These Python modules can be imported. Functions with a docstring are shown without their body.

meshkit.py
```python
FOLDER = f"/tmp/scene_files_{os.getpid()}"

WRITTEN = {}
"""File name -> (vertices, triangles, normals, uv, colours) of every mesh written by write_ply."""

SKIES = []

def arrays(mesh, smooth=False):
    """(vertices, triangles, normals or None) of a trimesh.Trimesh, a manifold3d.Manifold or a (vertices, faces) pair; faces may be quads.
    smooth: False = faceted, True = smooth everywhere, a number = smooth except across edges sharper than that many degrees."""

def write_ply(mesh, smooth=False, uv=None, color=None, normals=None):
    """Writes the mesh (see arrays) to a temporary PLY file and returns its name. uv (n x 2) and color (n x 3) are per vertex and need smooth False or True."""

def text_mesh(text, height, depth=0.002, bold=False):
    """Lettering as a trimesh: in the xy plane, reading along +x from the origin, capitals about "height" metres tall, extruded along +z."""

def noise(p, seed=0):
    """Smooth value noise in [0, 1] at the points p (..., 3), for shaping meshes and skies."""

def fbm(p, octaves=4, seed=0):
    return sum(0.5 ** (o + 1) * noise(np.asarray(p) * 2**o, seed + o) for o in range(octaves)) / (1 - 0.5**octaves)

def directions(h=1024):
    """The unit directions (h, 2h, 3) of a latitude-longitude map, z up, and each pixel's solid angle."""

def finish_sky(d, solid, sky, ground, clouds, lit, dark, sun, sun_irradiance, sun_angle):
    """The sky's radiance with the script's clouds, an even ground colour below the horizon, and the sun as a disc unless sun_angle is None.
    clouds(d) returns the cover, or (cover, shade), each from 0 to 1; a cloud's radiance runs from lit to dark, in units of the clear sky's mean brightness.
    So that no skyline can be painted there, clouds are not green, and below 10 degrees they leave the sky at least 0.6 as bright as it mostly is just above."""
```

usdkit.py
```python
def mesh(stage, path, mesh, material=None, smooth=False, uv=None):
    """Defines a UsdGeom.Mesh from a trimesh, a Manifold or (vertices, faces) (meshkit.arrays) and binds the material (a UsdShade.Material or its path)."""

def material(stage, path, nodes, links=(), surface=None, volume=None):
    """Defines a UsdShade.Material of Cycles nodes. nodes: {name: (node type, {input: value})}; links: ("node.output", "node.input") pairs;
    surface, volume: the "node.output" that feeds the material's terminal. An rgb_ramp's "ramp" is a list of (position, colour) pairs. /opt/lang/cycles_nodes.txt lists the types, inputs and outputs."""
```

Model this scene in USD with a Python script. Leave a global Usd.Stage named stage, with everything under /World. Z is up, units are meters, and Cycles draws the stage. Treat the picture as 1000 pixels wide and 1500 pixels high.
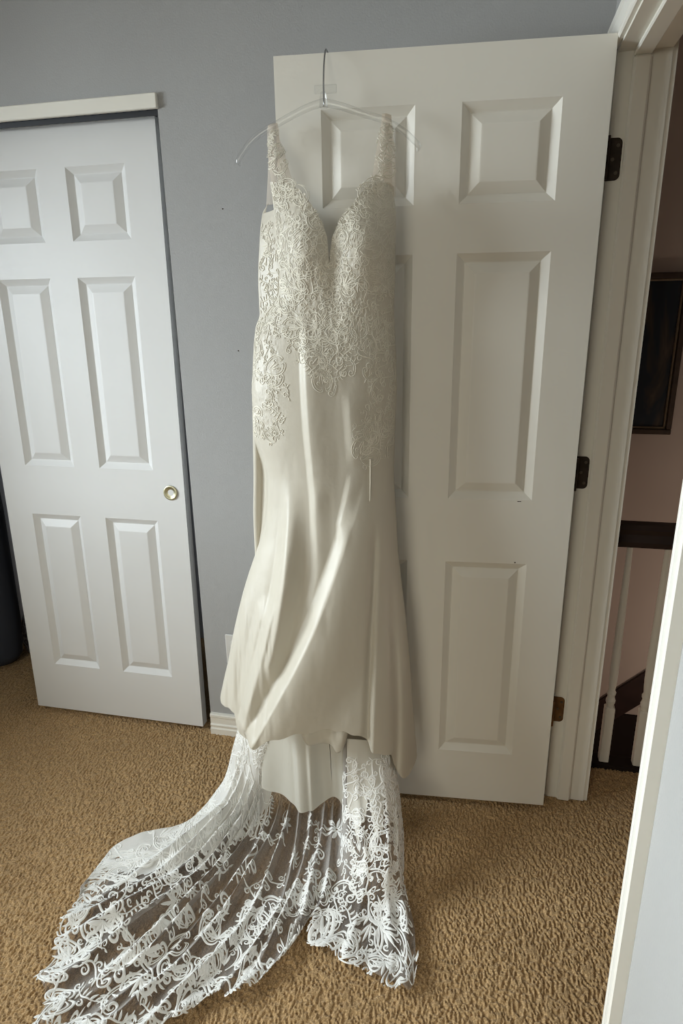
import math
import numpy as np, trimesh, usdkit, meshkit
from scipy.interpolate import PchipInterpolator, CubicSpline
from pxr import Usd, UsdGeom, UsdLux, UsdShade, Gf, Sdf, Vt

stage = Usd.Stage.CreateInMemory()
UsdGeom.SetStageUpAxis(stage, UsdGeom.Tokens.z)
UsdGeom.SetStageMetersPerUnit(stage, 1.0)
UsdGeom.Xform.Define(stage, '/World')
UsdGeom.Scope.Define(stage, '/World/Looks')
rng = np.random.default_rng(11)

# ------------------------------------------------------------------ camera
F_PX, PITCH, ROLL, YAW, DIST, EYE = 944.463, 0.30572, -0.015187, 0.221686, 1.89333, 1.49446
EXPOSURE = 0.08
fw = np.array([-math.sin(YAW) * math.cos(PITCH), math.cos(YAW) * math.cos(PITCH), -math.sin(PITCH)])
rt = np.array([math.cos(YAW), math.sin(YAW), 0.0])
up = np.cross(rt, fw)
RX, UP = math.cos(ROLL) * rt + math.sin(ROLL) * up, -math.sin(ROLL) * rt + math.cos(ROLL) * up
cam = UsdGeom.Camera.Define(stage, '/World/camera')
cam.CreateHorizontalApertureAttr(24.0)
cam.CreateVerticalApertureAttr(36.0)
cam.CreateFocalLengthAttr(24.0 * F_PX / 1000)
cam.CreateClippingRangeAttr(Gf.Vec2f(0.05, 100))
cam.CreateExposureAttr(EXPOSURE)
m4 = np.eye(4)
m4[0, :3], m4[1, :3], m4[2, :3], m4[3, :3] = RX, UP, -fw, (0, -DIST, EYE)
cam.AddTransformOp().Set(Gf.Matrix4d(*m4.ravel().tolist()))

# ------------------------------------------------------------------ light
# overcast daylight outside the window in the left wall
def rect_light(name, pos, target, w, h, intensity, color):
    l = UsdLux.RectLight.Define(stage, '/World/' + name)
    l.CreateWidthAttr(w); l.CreateHeightAttr(h); l.CreateIntensityAttr(intensity); l.CreateColorAttr(Gf.Vec3f(*color))
    z = np.array(pos, float) - np.array(target, float); z /= np.linalg.norm(z)
    x = np.cross([0, 0, 1], z); x /= np.linalg.norm(x)
    m = np.eye(4); m[0, :3], m[1, :3], m[2, :3], m[3, :3] = x, np.cross(z, x), z, pos
    l.AddTransformOp().Set(Gf.Matrix4d(*m.ravel().tolist()))
    return l
WIN = dict(x=-2.32, y0=-1.90, y1=-0.60, z0=0.90, z1=2.14)
WIN2 = dict(x0=-1.55, x1=-0.40, z0=0.92, z1=2.14)  # invented opening behind the camera, lets the fill light in
rect_light('daylight', (-4.0, -1.45, 2.0), (-2.3, -1.25, 1.5), 2.6, 2.0, 29.0, (0.87, 0.945, 1.0))
# added dim, warm fill light, let in by an invented window behind the camera
rect_light('fill_light_behind', (-1.1, -5.2, 2.2), (-1.0, -3.5, 1.5), 2.2, 1.8, 9.5, (1.0, 0.935, 0.79))
hall = UsdLux.SphereLight.Define(stage, '/World/stairwell_light')
hall.CreateRadiusAttr(0.08); hall.CreateIntensityAttr(48.0); hall.CreateColorAttr(Gf.Vec3f(1.0, 0.80, 0.64))
hall.AddTranslateOp().Set((1.45, 0.25, -0.06))

# ------------------------------------------------------------------ helpers
used = {}
def numbered(path):
    if path not in used:
        used[path] = 0
        return path
    used[path] += 1
    return f'{path}_{used[path]:03d}'
def keys(prim, **kw):
    for k, v in kw.items():
        if v:
            prim.SetCustomDataByKey({'cat': 'category'}.get(k, k), v)
def obj(name, mesh, mat, parent=None, smooth=False, **kw):
    base = str(parent.GetPath()) if parent else '/World'
    p = usdkit.mesh(stage, numbered(base + '/' + name), mesh, '/World/Looks/' + mat, smooth=smooth).GetPrim()
    keys(p, **kw)
    return p
def thing(name, loc=(0, 0, 0), rotz=0.0, parent=None, **kw):
    base = str(parent.GetPath()) if parent else '/World'
    x = UsdGeom.Xform.Define(stage, numbered(base + '/' + name))
    x.AddTranslateOp().Set(Gf.Vec3d(*map(float, loc)))
    if rotz:
        x.AddRotateZOp().Set(math.degrees(rotz))
    keys(x.GetPrim(), **kw)
    return x.GetPrim()
def struct(name, mesh, mat, parent=None, smooth=False):
    return obj(name, mesh, mat, parent, smooth, kind=None if parent else 'structure')
def box(x0, x1, y0, y1, z0, z1):
    m = trimesh.creation.box(extents=(x1 - x0, y1 - y0, z1 - z0))
    m.apply_translation(((x0 + x1) / 2, (y0 + y1) / 2, (z0 + z1) / 2))
    return m
def bevel_box(x0, x1, y0, y1, z0, z1, b=0.002):
    pts = []
    for x, sx in ((x0, 1), (x1, -1)):
        for y, sy in ((y0, 1), (y1, -1)):
            for z, sz in ((z0, 1), (z1, -1)):
                pts += [(x + sx * b, y + sy * b, z), (x + sx * b, y, z + sz * b), (x, y + sy * b, z + sz * b)]
    return trimesh.convex.convex_hull(np.array(pts))
def cat(*ms):
    return trimesh.util.concatenate(list(ms))
def tube(pts, rad, sides=10, closed_ends=True):
    p = np.asarray(pts, float)
    n = len(p)
    r = np.broadcast_to(np.asarray(rad, float), (n,))
    t = np.gradient(p, axis=0); t /= np.linalg.norm(t, axis=1, keepdims=True)
    a = np.zeros_like(p)
    ref = np.array([0, 0, 1.0]) if abs(t[0][2]) < 0.9 else np.array([1.0, 0, 0])
    v = np.cross(t[0], ref); v /= np.linalg.norm(v)
    for i in range(n):
        v = v - t[i] * (v @ t[i]); v /= np.linalg.norm(v); a[i] = v
    b = np.cross(t, a)
    ang = np.arange(sides) * 2 * math.pi / sides
    V = p[:, None] + r[:, None, None] * (np.cos(ang)[None, :, None] * a[:, None] + np.sin(ang)[None, :, None] * b[:, None])
    V = V.reshape(-1, 3)
    Fq = []
    for i in range(n - 1):
        for j in range(sides):
            k = (j + 1) % sides
            Fq += [(i * sides + j, i * sides + k, (i + 1) * sides + k), (i * sides + j, (i + 1) * sides + k, (i + 1) * sides + j)]
    if closed_ends:
        V = np.vstack([V, p[0], p[-1]])
        for j in range(sides):
            k = (j + 1) % sides
            Fq += [(len(V) - 2, k, j), (len(V) - 1, (n - 1) * sides + j, (n - 1) * sides + k)]
    return trimesh.Trimesh(V, np.array(Fq), process=False)
def lathe(profile, sides=24):
    m = trimesh.creation.revolve(np.array(profile, float), sections=sides)
    return m
def grid_faces(M, N):
    i, j = np.meshgrid(np.arange(M - 1), np.arange(N - 1), indexing='ij')
    a = i * N + j
    q = np.stack([a, a + 1, a + N + 1, a + N], -1).reshape(-1, 4)
    return np.vstack([q[:, [0, 1, 2]], q[:, [0, 2, 3]]])
def grid_mesh(P):
    return trimesh.Trimesh(P.reshape(-1, 3), grid_faces(*P.shape[:2]), process=False)
def extrude_profile(prof, axis, lo, hi):
    """closed 2-D profile (list of 2-D points) swept along an axis ('x','y','z') from lo to hi."""
    from shapely.geometry import Polygon
    pg = Polygon(prof)
    m = trimesh.creation.extrude_polygon(pg, hi - lo, engine='earcut')
    v = m.vertices.copy()
    v[:, 2] += lo
    o = {'x': [2, 0, 1], 'y': [0, 2, 1], 'z': [0, 1, 2]}[axis]
    m.vertices = v[:, o]
    m.fix_normals()
    return m

# ------------------------------------------------------------------ materials
def simple(name, color, rough=0.6, spec=0.5, metal=0.0, bump=None, var=0.0, vscale=3.0, **extra):
    nodes = {'p': ('principled_bsdf', {'base_color': color, 'roughness': rough, 'specular_ior_level': spec, 'metallic': metal, **extra}),
             'g': ('geometry', {})}
    links = []
    if var:
        c = np.array(color)
        nodes['nv'] = ('noise_texture', {'scale': vscale, 'detail': 4.0})
        nodes['rv'] = ('rgb_ramp', {'ramp': [(0.3, tuple(c * (1 - var))), (0.7, tuple(np.minimum(c * (1 + var), 1)))]})
        links += [('g.position', 'nv.vector'), ('nv.fac', 'rv.fac'), ('rv.color', 'p.base_color')]
    if bump:
        sc, dist = bump
        nodes['nb'] = ('noise_texture', {'scale': sc, 'detail': 4.0})
        nodes['b'] = ('bump', {'strength': 1.0, 'distance': dist})
        links += [('g.position', 'nb.vector'), ('nb.fac', 'b.height'), ('b.normal', 'p.normal')]
    usdkit.material(stage, '/World/Looks/' + name, nodes, links, surface='p.BSDF')
simple('wall_grey', (0.385, 0.385, 0.382), 0.75, 0.3, bump=(220.0, 0.0006), var=0.02, vscale=1.5)
simple('wall_side', (0.40, 0.395, 0.38), 0.75, 0.3, bump=(220.0, 0.0005), var=0.02, vscale=1.5)
simple('ceiling_white', (0.75, 0.74, 0.72), 0.85, 0.2, bump=(90.0, 0.001))
simple('hall_paint', (0.44, 0.37, 0.33), 0.8, 0.2, bump=(200.0, 0.0005), var=0.03, vscale=2.0)
simple('closet_paint', (0.30, 0.30, 0.31), 0.85, 0.2)
simple('door_paint', (0.74, 0.71, 0.635), 0.42, 0.45, bump=(60.0, 0.0003), var=0.015, vscale=2.5)
simple('closet_door_paint', (0.71, 0.71, 0.70), 0.42, 0.45, bump=(60.0, 0.0003), var=0.015, vscale=2.5)
simple('trim_paint', (0.80, 0.775, 0.70), 0.38, 0.5, bump=(40.0, 0.0004))
simple('hinge_bronze', (0.035, 0.024, 0.017), 0.5, 0.4, 0.6, var=0.3, vscale=60.0)
simple('hinge_brass', (0.16, 0.085, 0.035), 0.5, 0.4, 0.6, var=0.3, vscale=60.0)
simple('screw_metal', (0.10, 0.08, 0.06), 0.4, 0.5, 0.8)
simple('track_metal', (0.035, 0.037, 0.042), 0.5, 0.4, 0.3)
simple('pull_brass', (0.56, 0.53, 0.36), 0.45, 0.5, 1.0)
simple('hook_metal', (0.40, 0.40, 0.40), 0.25, 0.5, 1.0)
simple('outlet_plastic', (0.66, 0.65, 0.62), 0.35, 0.5)
simple('outlet_slot', (0.02, 0.02, 0.02), 0.8, 0.2)
simple('dark_wood', (0.030, 0.016, 0.013), 0.5, 0.4, var=0.25, vscale=14.0)
simple('baluster_paint', (0.82, 0.78, 0.70), 0.5, 0.4)
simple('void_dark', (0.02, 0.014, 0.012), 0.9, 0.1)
simple('frame_wood', (0.045, 0.028, 0.018), 0.4, 0.5, var=0.3, vscale=30.0)
simple('frame_gilt', (0.16, 0.12, 0.075), 0.4, 0.5, var=0.2, vscale=40.0)
simple('navy_bag', (0.035, 0.04, 0.055), 0.75, 0.3, bump=(120.0, 0.0006))
simple('mark_dark', (0.06, 0.045, 0.035), 0.8, 0.2)
simple('size_tag', (0.45, 0.50, 0.52), 0.4, 0.4)
def carpet():
    n = {'g': ('geometry', {}), 'm': ('mapping', {'scale': (1.0, 1.0, 0.2)}),
         'n1': ('noise_texture', {'scale': 300.0, 'detail': 4.0, 'roughness': 0.65}), 'n2': ('noise_texture', {'scale': 5.0, 'detail': 3.0}),
         'r1': ('rgb_ramp', {'ramp': [(0.30, (0.21, 0.120, 0.046)), (0.5, (0.48, 0.305, 0.138)), (0.70, (0.78, 0.55, 0.30))]}),
         'r2': ('rgb_ramp', {'ramp': [(0.3, (0.88, 0.87, 0.86)), (0.7, (1.0, 1.0, 1.0))]}),
         'x': ('mix_color', {'blend_type': 'multiply', 'fac': 1.0}),
         'b': ('bump', {'strength': 0.9, 'distance': 0.003}),
         'p': ('principled_bsdf', {'roughness': 0.95, 'specular_ior_level': 0.1, 'sheen_weight': 0.15, 'sheen_roughness': 0.6})}
    l = [('g.position', 'm.vector'), ('m.vector', 'n1.vector'), ('m.vector', 'n2.vector'), ('n1.fac', 'r1.fac'), ('n2.fac', 'r2.fac'),
         ('r1.color', 'x.a'), ('r2.color', 'x.b'), ('x.result', 'p.base_color'), ('n1.fac', 'b.height'), ('b.normal', 'p.normal')]
    usdkit.material(stage, '/World/Looks/carpet', n, l, surface='p.BSDF')
carpet()
def satin(name, color, rough, trans=0.18, weave=0.0):
    n = {'g': ('geometry', {}), 'n1': ('noise_texture', {'scale': 900.0, 'detail': 2.0}), 'n2': ('noise_texture', {'scale': 26.0, 'detail': 4.0}),
         'b1': ('bump', {'strength': 0.6, 'distance': 0.00025}), 'b2': ('bump', {'strength': 0.5, 'distance': 0.0025}),
         'p': ('principled_bsdf', {'base_color': color, 'roughness': rough, 'specular_ior_level': 0.45, 'sheen_weight': 0.12}),
         't': ('translucent_bsdf', {'color': color}), 'x': ('mix_closure', {'fac': trans})}
    l = [('g.position', 'n1.vector'), ('g.position', 'n2.vector'), ('n1.fac', 'b1.height'), ('n2.fac', 'b2.height'), ('b1.normal', 'b2.normal'),
         ('b2.normal', 'p.normal'), ('p.BSDF', 'x.closure1'), ('t.BSDF', 'x.closure2')]
    usdkit.material(stage, '/World/Looks/' + name, n, l, surface='x.closure')
satin('satin', (0.61, 0.565, 0.47), 0.42)
satin('lining_satin', (0.60, 0.57, 0.49), 0.5)
satin('panel_satin', (0.74, 0.71, 0.63), 0.5)
simple('lace_ivory', (0.68, 0.64, 0.54), 0.7, 0.3)
simple('lace_white', (0.84, 0.83, 0.79), 0.7, 0.3)
def sheer(name, tint, body, fac, edge):
    """fine net: the more obliquely it is seen, the more thread lies in the way"""
    n = {'lw': ('layer_weight', {'blend': 0.35}), 'mr': ('map_range', {'from_min': 0.0, 'from_max': 1.0, 'to_min': fac, 'to_max': edge}),
         'tr': ('transparent_bsdf', {'color': tint}), 'd': ('principled_bsdf', {'base_color': body, 'roughness': 0.7, 'specular_ior_level': 0.2}),
         'x': ('mix_closure', {})}
    l = [('lw.facing', 'mr.value'), ('mr.result', 'x.fac'), ('tr.BSDF', 'x.closure1'), ('d.BSDF', 'x.closure2')]
    usdkit.material(stage, '/World/Looks/' + name, n, l, surface='x.closure')
sheer('tulle', (0.74, 0.70, 0.67), (0.56, 0.53, 0.49), 0.12, 0.9)
sheer('tulle_strap', (0.96, 0.93, 0.90), (0.68, 0.60, 0.50), 0.24, 0.7)
sheer('tulle_dense', (0.95, 0.93, 0.90), (0.80, 0.79, 0.75), 0.80, 0.98)
def clear(name, color=(0.97, 0.98, 0.98), rough=0.05, fmin=0.10):
    n = {'lw': ('layer_weight', {'blend': 0.4}), 'mr': ('map_range', {'to_min': fmin, 'to_max': 0.42}), 'tr': ('transparent_bsdf', {'color': color}), 'gl': ('glossy_bsdf', {'color': (0.95, 0.95, 0.95), 'roughness': rough}),
         'x': ('mix_closure', {})}
    usdkit.material(stage, '/World/Looks/' + name, n, [('lw.facing', 'mr.value'), ('mr.result', 'x.fac'), ('tr.BSDF', 'x.closure1'), ('gl.BSDF', 'x.closure2')], surface='x.closure')
clear('clear_plastic', (0.965, 0.97, 0.97), 0.2, 0.03)
clear('window_glass', (0.98, 0.99, 0.99), 0.0, 0.04)
def picture_mat():
    n = {'g': ('geometry', {}), 'n': ('noise_texture', {'scale': 5.0, 'detail': 5.0, 'distortion': 0.6}), 'mp': ('mapping', {'scale': (1.6, 1.0, 0.55)}),
         'r': ('rgb_ramp', {'ramp': [(0.30, (0.008, 0.010, 0.016)), (0.48, (0.010, 0.016, 0.024)), (0.55, (0.035, 0.027, 0.022)), (0.66, (0.085, 0.058, 0.045)), (0.75, (0.03, 0.03, 0.03))]}),
         'p': ('principled_bsdf', {'roughness': 0.5, 'specular_ior_level': 0.3})}
    usdkit.material(stage, '/World/Looks/picture_canvas', n, [('g.position', 'mp.vector'), ('mp.vector', 'n.vector'), ('n.fac', 'r.fac'), ('r.color', 'p.base_color')], surface='p.BSDF')
picture_mat()
def print_cloth():
    n = {'g': ('geometry', {}), 'n': ('voronoi_texture', {'scale': 40.0}), 'r': ('rgb_ramp', {'ramp': [(0.2, (0.42, 0.42, 0.44)), (0.45, (0.16, 0.16, 0.18)), (0.7, (0.5, 0.5, 0.5))]}),
         'p': ('principled_bsdf', {'roughness': 0.85})}
    usdkit.material(stage, '/World/Looks/print_cloth', n, [('g.position', 'n.vector'), ('n.distance', 'r.fac'), ('r.color', 'p.base_color')], surface='p.BSDF')
print_cloth()

# ------------------------------------------------------------------ room shell
XL, XR, YF, ZC = -2.30, 0.25, -3.5, 2.44        # left wall, right wall, wall behind the camera, ceiling
CX0, CX1, CZ = -2.24, -0.934, 2.06              # closet opening
JY0, JY1 = -0.105, -1.050                       # doorway jambs (hinge side, latch side)
HX = 0.364                                      # hall face of the doorway wall
ss0 = lambda x: np.clip(x, 0, 1) ** 2 * (3 - 2 * np.clip(x, 0, 1))
# floor: carpet with pile relief where it is seen, plain beyond
def pile(gx, gy):
    GX, GY = np.meshgrid(gx, gy, indexing='xy')
    ca, sa = math.cos(0.22), math.sin(0.22)
    q = np.stack([(GX * ca + GY * sa) / 0.0034, (-GX * sa + GY * ca) / 0.0072, np.zeros_like(GX)], -1)
    warp = meshkit.noise(np.stack([GX / 0.03, GY / 0.03, np.zeros_like(GX)], -1), 5)[..., None] * np.array([2.2, 1.6, 0])
    h = ss0((meshkit.noise(q + warp, 2) - 0.22) / 0.5) * 0.72 + 0.28 * meshkit.noise(q * 1.9 + 7, 3)
    GZ = -0.0058 + 0.0058 * h
    edge = np.minimum.reduce([GX - gx[0], gx[-1] - GX, GY - gy[0], gy[-1] - GY])
    return grid_mesh(np.stack([GX, GY, np.where(edge < 0.001, -0.003, GZ)], -1))
gx, gy = np.linspace(-1.78, 0.64, 1270), np.linspace(-1.06, 0.075, 516)
patch = cat(pile(gx, gy), pile(np.linspace(-2.30, -1.78, 180), np.linspace(-0.70, 0.66, 340)))
def flat(x0, x1, y0, y1, z=-0.003):
    return trimesh.Trimesh([(x0, y0, z), (x1, y0, z), (x1, y1, z), (x0, y1, z)], [(0, 1, 2), (0, 2, 3)], process=False)
x0, x1, y0, y1 = gx[0], gx[-1], gy[0], gy[-1]
floor_m = cat(patch, flat(XL - 0.25, x0, YF, -0.70), flat(XL - 0.25, -2.30, -0.70, 0.66), flat(x0, x1, YF, y0), flat(x0, CX1 + 0.1, y1, 0.66), flat(x1, 1.9, YF, y1))
struct('floor', floor_m, 'carpet', smooth=True)
struct('ceiling', box(XL - 0.1, 2.0, YF - 0.1, 1.2, ZC, ZC + 0.08), 'ceiling_white')
# back wall with the closet opening
struct('wall_back', cat(box(CX1, HX, 0, 0.11, -0.02, ZC), box(CX0, CX1, 0, 0.11, CZ, ZC), box(XL, CX0, 0, 0.11, -0.02, ZC)), 'wall_grey')
struct('wall_closet', cat(box(CX0 - 0.32, CX0 - 0.27, 0.11, 0.66, -0.02, ZC), box(CX0 - 0.32, CX1 + 0.15, 0.66, 0.70, -0.02, ZC), box(CX1 + 0.1, CX1 + 0.15, 0.11, 0.66, -0.02, ZC)), 'closet_paint')
# right wall with the doorway
struct('wall_right', cat(box(XR, HX, JY0 + 0.018, 0, -0.02, ZC), box(XR, HX, JY1 - 0.018, JY0 + 0.018, 2.053, ZC), box(XR, HX, YF, JY1 - 0.018, -0.02, ZC)), 'wall_side')
# left wall with the window, wall behind the camera
w = WIN
struct('wall_left', cat(box(XL - 0.12, XL, YF, w['y0'], -0.02, ZC), box(XL - 0.12, XL, w['y1'], 0.11, -0.02, ZC), box(XL - 0.12, XL, w['y0'], w['y1'], -0.02, w['z0']), box(XL - 0.12, XL, w['y0'], w['y1'], w['z1'], ZC)), 'wall_side')
v2 = WIN2
struct('wall_front', cat(box(XL - 0.12, v2['x0'], YF - 0.1, YF, -0.02, ZC), box(v2['x1'], 2.0, YF - 0.1, YF, -0.02, ZC), box(v2['x0'], v2['x1'], YF - 0.1, YF, -0.02, v2['z0']), box(v2['x0'], v2['x1'], YF - 0.1, YF, v2['z1'], ZC)), 'wall_side')
wn = thing('window_1', kind='structure')
fx0, fx1, t = XL - 0.09, XL - 0.05, 0.045
struct('window_frame', cat(box(fx0, fx1, w['y0'], w['y0'] + t, w['z0'], w['z1']), box(fx0, fx1, w['y1'] - t, w['y1'], w['z0'], w['z1']), box(fx0, fx1, w['y0'] + t, w['y1'] - t, w['z0'], w['z0'] + t), box(fx0, fx1, w['y0'] + t, w['y1'] - t, w['z1'] - t, w['z1']), box(fx0, fx1, (w['y0'] + w['y1']) / 2 - 0.02, (w['y0'] + w['y1']) / 2 + 0.02, w['z0'] + t, w['z1'] - t)), 'trim_paint', wn)
for ya, yb in ((w['y0'] + t, (w['y0'] + w['y1']) / 2 - 0.02), ((w['y0'] + w['y1']) / 2 + 0.02, w['y1'] - t)):
    struct('window_pane', box(-0.002 + (fx0 + fx1) / 2, 0.002 + (fx0 + fx1) / 2, ya, yb, w['z0'] + t, w['z1'] - t), 'window_glass', wn)
wn2 = thing('added_window_2', kind='structure')  # unseen window, added only for the fill light
fy0, fy1, xm = YF - 0.08, YF - 0.04, (v2['x0'] + v2['x1']) / 2
struct('window_frame', cat(box(v2['x0'], v2['x0'] + t, fy0, fy1, v2['z0'], v2['z1']), box(v2['x1'] - t, v2['x1'], fy0, fy1, v2['z0'], v2['z1']), box(v2['x0'] + t, v2['x1'] - t, fy0, fy1, v2['z0'], v2['z0'] + t), box(v2['x0'] + t, v2['x1'] - t, fy0, fy1, v2['z1'] - t, v2['z1']), box(xm - 0.02, xm + 0.02, fy0, fy1, v2['z0'] + t, v2['z1'] - t)), 'trim_paint', wn2)
for xa, xb in ((v2['x0'] + t, xm - 0.02), (xm + 0.02, v2['x1'] - t)):
    struct('window_pane', box(xa, xb, (fy0 + fy1) / 2 - 0.002, (fy0 + fy1) / 2 + 0.002, v2['z0'] + t, v2['z1'] - t), 'window_glass', wn2)
# baseboard on the back wall between the closet and the door: stepped moulding
prof = [(0.0, -0.01), (-0.016, -0.01), (-0.016, 0.020), (-0.0125, 0.024), (-0.0125, 0.029), (-0.015, 0.033), (-0.015, 0.036), (-0.0105, 0.041), (-0.0105, 0.064), (-0.013, 0.068), (-0.013, 0.076), (-0.010, 0.080), (0.0, 0.081)]
struct('baseboard_back', extrude_profile(prof, 'x', CX1 + 0.002, 0.225), 'trim_paint')
# closet head board
struct('trim_1', cat(bevel_box(CX0 - 0.02, CX1 + 0.004, -0.014, 0.0, 2.031, 2.069, 0.002)), 'trim_paint')
trk = thing('trim_2', kind='structure')
struct('track_rail', cat(box(CX0, CX1 - 0.001, 0.006, 0.030, 2.036, 2.062), box(CX0, CX1 - 0.001, 0.006, 0.010, 2.018, 2.036)), 'track_metal', trk)
struct('track_lip', box(CX0, CX1 - 0.001, 0.012, 0.085, 2.0385, 2.045), 'track_metal', trk)

# ------------------------------------------------------------------ six-panel doors
def panel_door(parent, W, H, T, cols, rows, mat, front=-1):
    """Local frame: x along the door from 0 to W, y = 0 the front face (towards -y), z from 0 to H. Slab with moulded wells, each raised field a panel of its own."""
    w1, dp, w2, lift = 0.0205, 0.0140, 0.026, 0.0125
    xs = sorted({0, W} | {c for p in cols for c in p}); zs = sorted({0, H} | {c for p in rows for c in p})
    V, Fc = [], []
    def quad(a, b, c, d):
        k = len(V); V.extend([a, b, c, d]); Fc.extend([(k, k + 1, k + 2), (k, k + 2, k + 3)])
    inside = lambda xm, zm: any(p[0] < xm < p[1] for p in cols) and any(r[0] < zm < r[1] for r in rows)
    for i in range(len(xs) - 1):
        for j in range(len(zs) - 1):
            xa, xb, za, zb = xs[i], xs[i + 1], zs[j], zs[j + 1]
            if not inside((xa + xb) / 2, (za + zb) / 2):
                quad((xa, 0, za), (xb, 0, za), (xb, 0, zb), (xa, 0, zb))
    def ring(a, b, ya, yb):
        (ax0, ax1, az0, az1), (bx0, bx1, bz0, bz1) = a, b
        A = [(ax0, ya, az0), (ax1, ya, az0), (ax1, ya, az1), (ax0, ya, az1)]
        B = [(bx0, yb, bz0), (bx1, yb, bz0), (bx1, yb, bz1), (bx0, yb, bz1)]
        for k in range(4):
            quad(A[k], A[(k + 1) % 4], B[(k + 1) % 4], B[k])
    ins = lambda r, d: (r[0] + d, r[1] - d, r[2] + d, r[3] - d)
    fields = []
    for c in cols:
        for r in rows:
            R = (c[0], c[1], r[0], r[1])
            steps = [(0, 0), (0.002, 0.0016), (w1 - 0.002, dp - 0.0006), (w1, dp), (w1 + 0.012, dp)]
            for (d0, e0), (d1, e1) in zip(steps, steps[1:]):
                ring(ins(R, d0), ins(R, d1), e0, e1)
            Q = ins(R, w1 + 0.012)
            quad((Q[0], dp, Q[2]), (Q[1], dp, Q[2]), (Q[1], dp, Q[3]), (Q[0], dp, Q[3]))
            fields.append(ins(R, w1 + 0.0005))
    for a, b in (((0, 0), (W, 0)), ((W, 0), (W, H)), ((W, H), (0, H)), ((0, H), (0, 0))):
        quad((a[0], 0, a[1]), (a[0], T, a[1]), (b[0], T, b[1]), (b[0], 0, b[1]))
    quad((0, T, 0), (0, T, H), (W, T, H), (W, T, 0))
    m = trimesh.Trimesh(V, Fc, process=False); m.merge_vertices()
    m.fix_normals()
    struct('slab', m, mat, parent)
    for R in fields:
        V, Fc = [], []
        def fq(pts):
            k = len(V); V.extend(pts); Fc.extend([(k, k + 1, k + 2), (k, k + 2, k + 3)])
        prev = None
        for d, y in ((0, dp + 0.001), (0, dp - 0.0008), (w2 - 0.002, dp - lift + 0.0004), (w2 + 0.001, dp - lift)):
            r = ins(R, d)
            cur = [(r[0], y, r[2]), (r[1], y, r[2]), (r[1], y, r[3]), (r[0], y, r[3])]
            if prev:
                for k in range(4):
                    fq([prev[k], prev[(k + 1) % 4], cur[(k + 1) % 4], cur[k]])
            prev = cur
        fq(prev)
        pm = trimesh.Trimesh(V, Fc, process=False)
        struct('panel', pm, mat, parent)
HXP, HYP, TH, DW = 0.23713, -0.17261, 0.083537, 0.758     # hinge corner of the open door, its angle and width
d1 = thing('door_1', (HXP, HYP, 0.0), TH, kind='structure')
dr = thing('leaf', (-DW, 0, 0.02), parent=d1)             # the leaf: x runs to the hinge edge at DW
panel_door(dr, DW, 2.03, 0.035, [(0.108, 0.327), (0.433, 0.653)], [(0.176, 0.798), (0.980, 1.597), (1.706, 1.917)], 'door_paint')
for (u, z, l, hh) in ((0.137, 0.997, 0.010, 0.0018), (0.137, 0.822, 0.004, 0.003)):
    struct('scuff_mark', trimesh.util.concatenate([bevel_box(DW - u - l / 2, DW - u + l / 2, -0.0006, 0.0004, z - 0.02 - hh / 2, z - 0.02 + hh / 2, 0.0002)]), 'mark_dark', dr)
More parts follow.
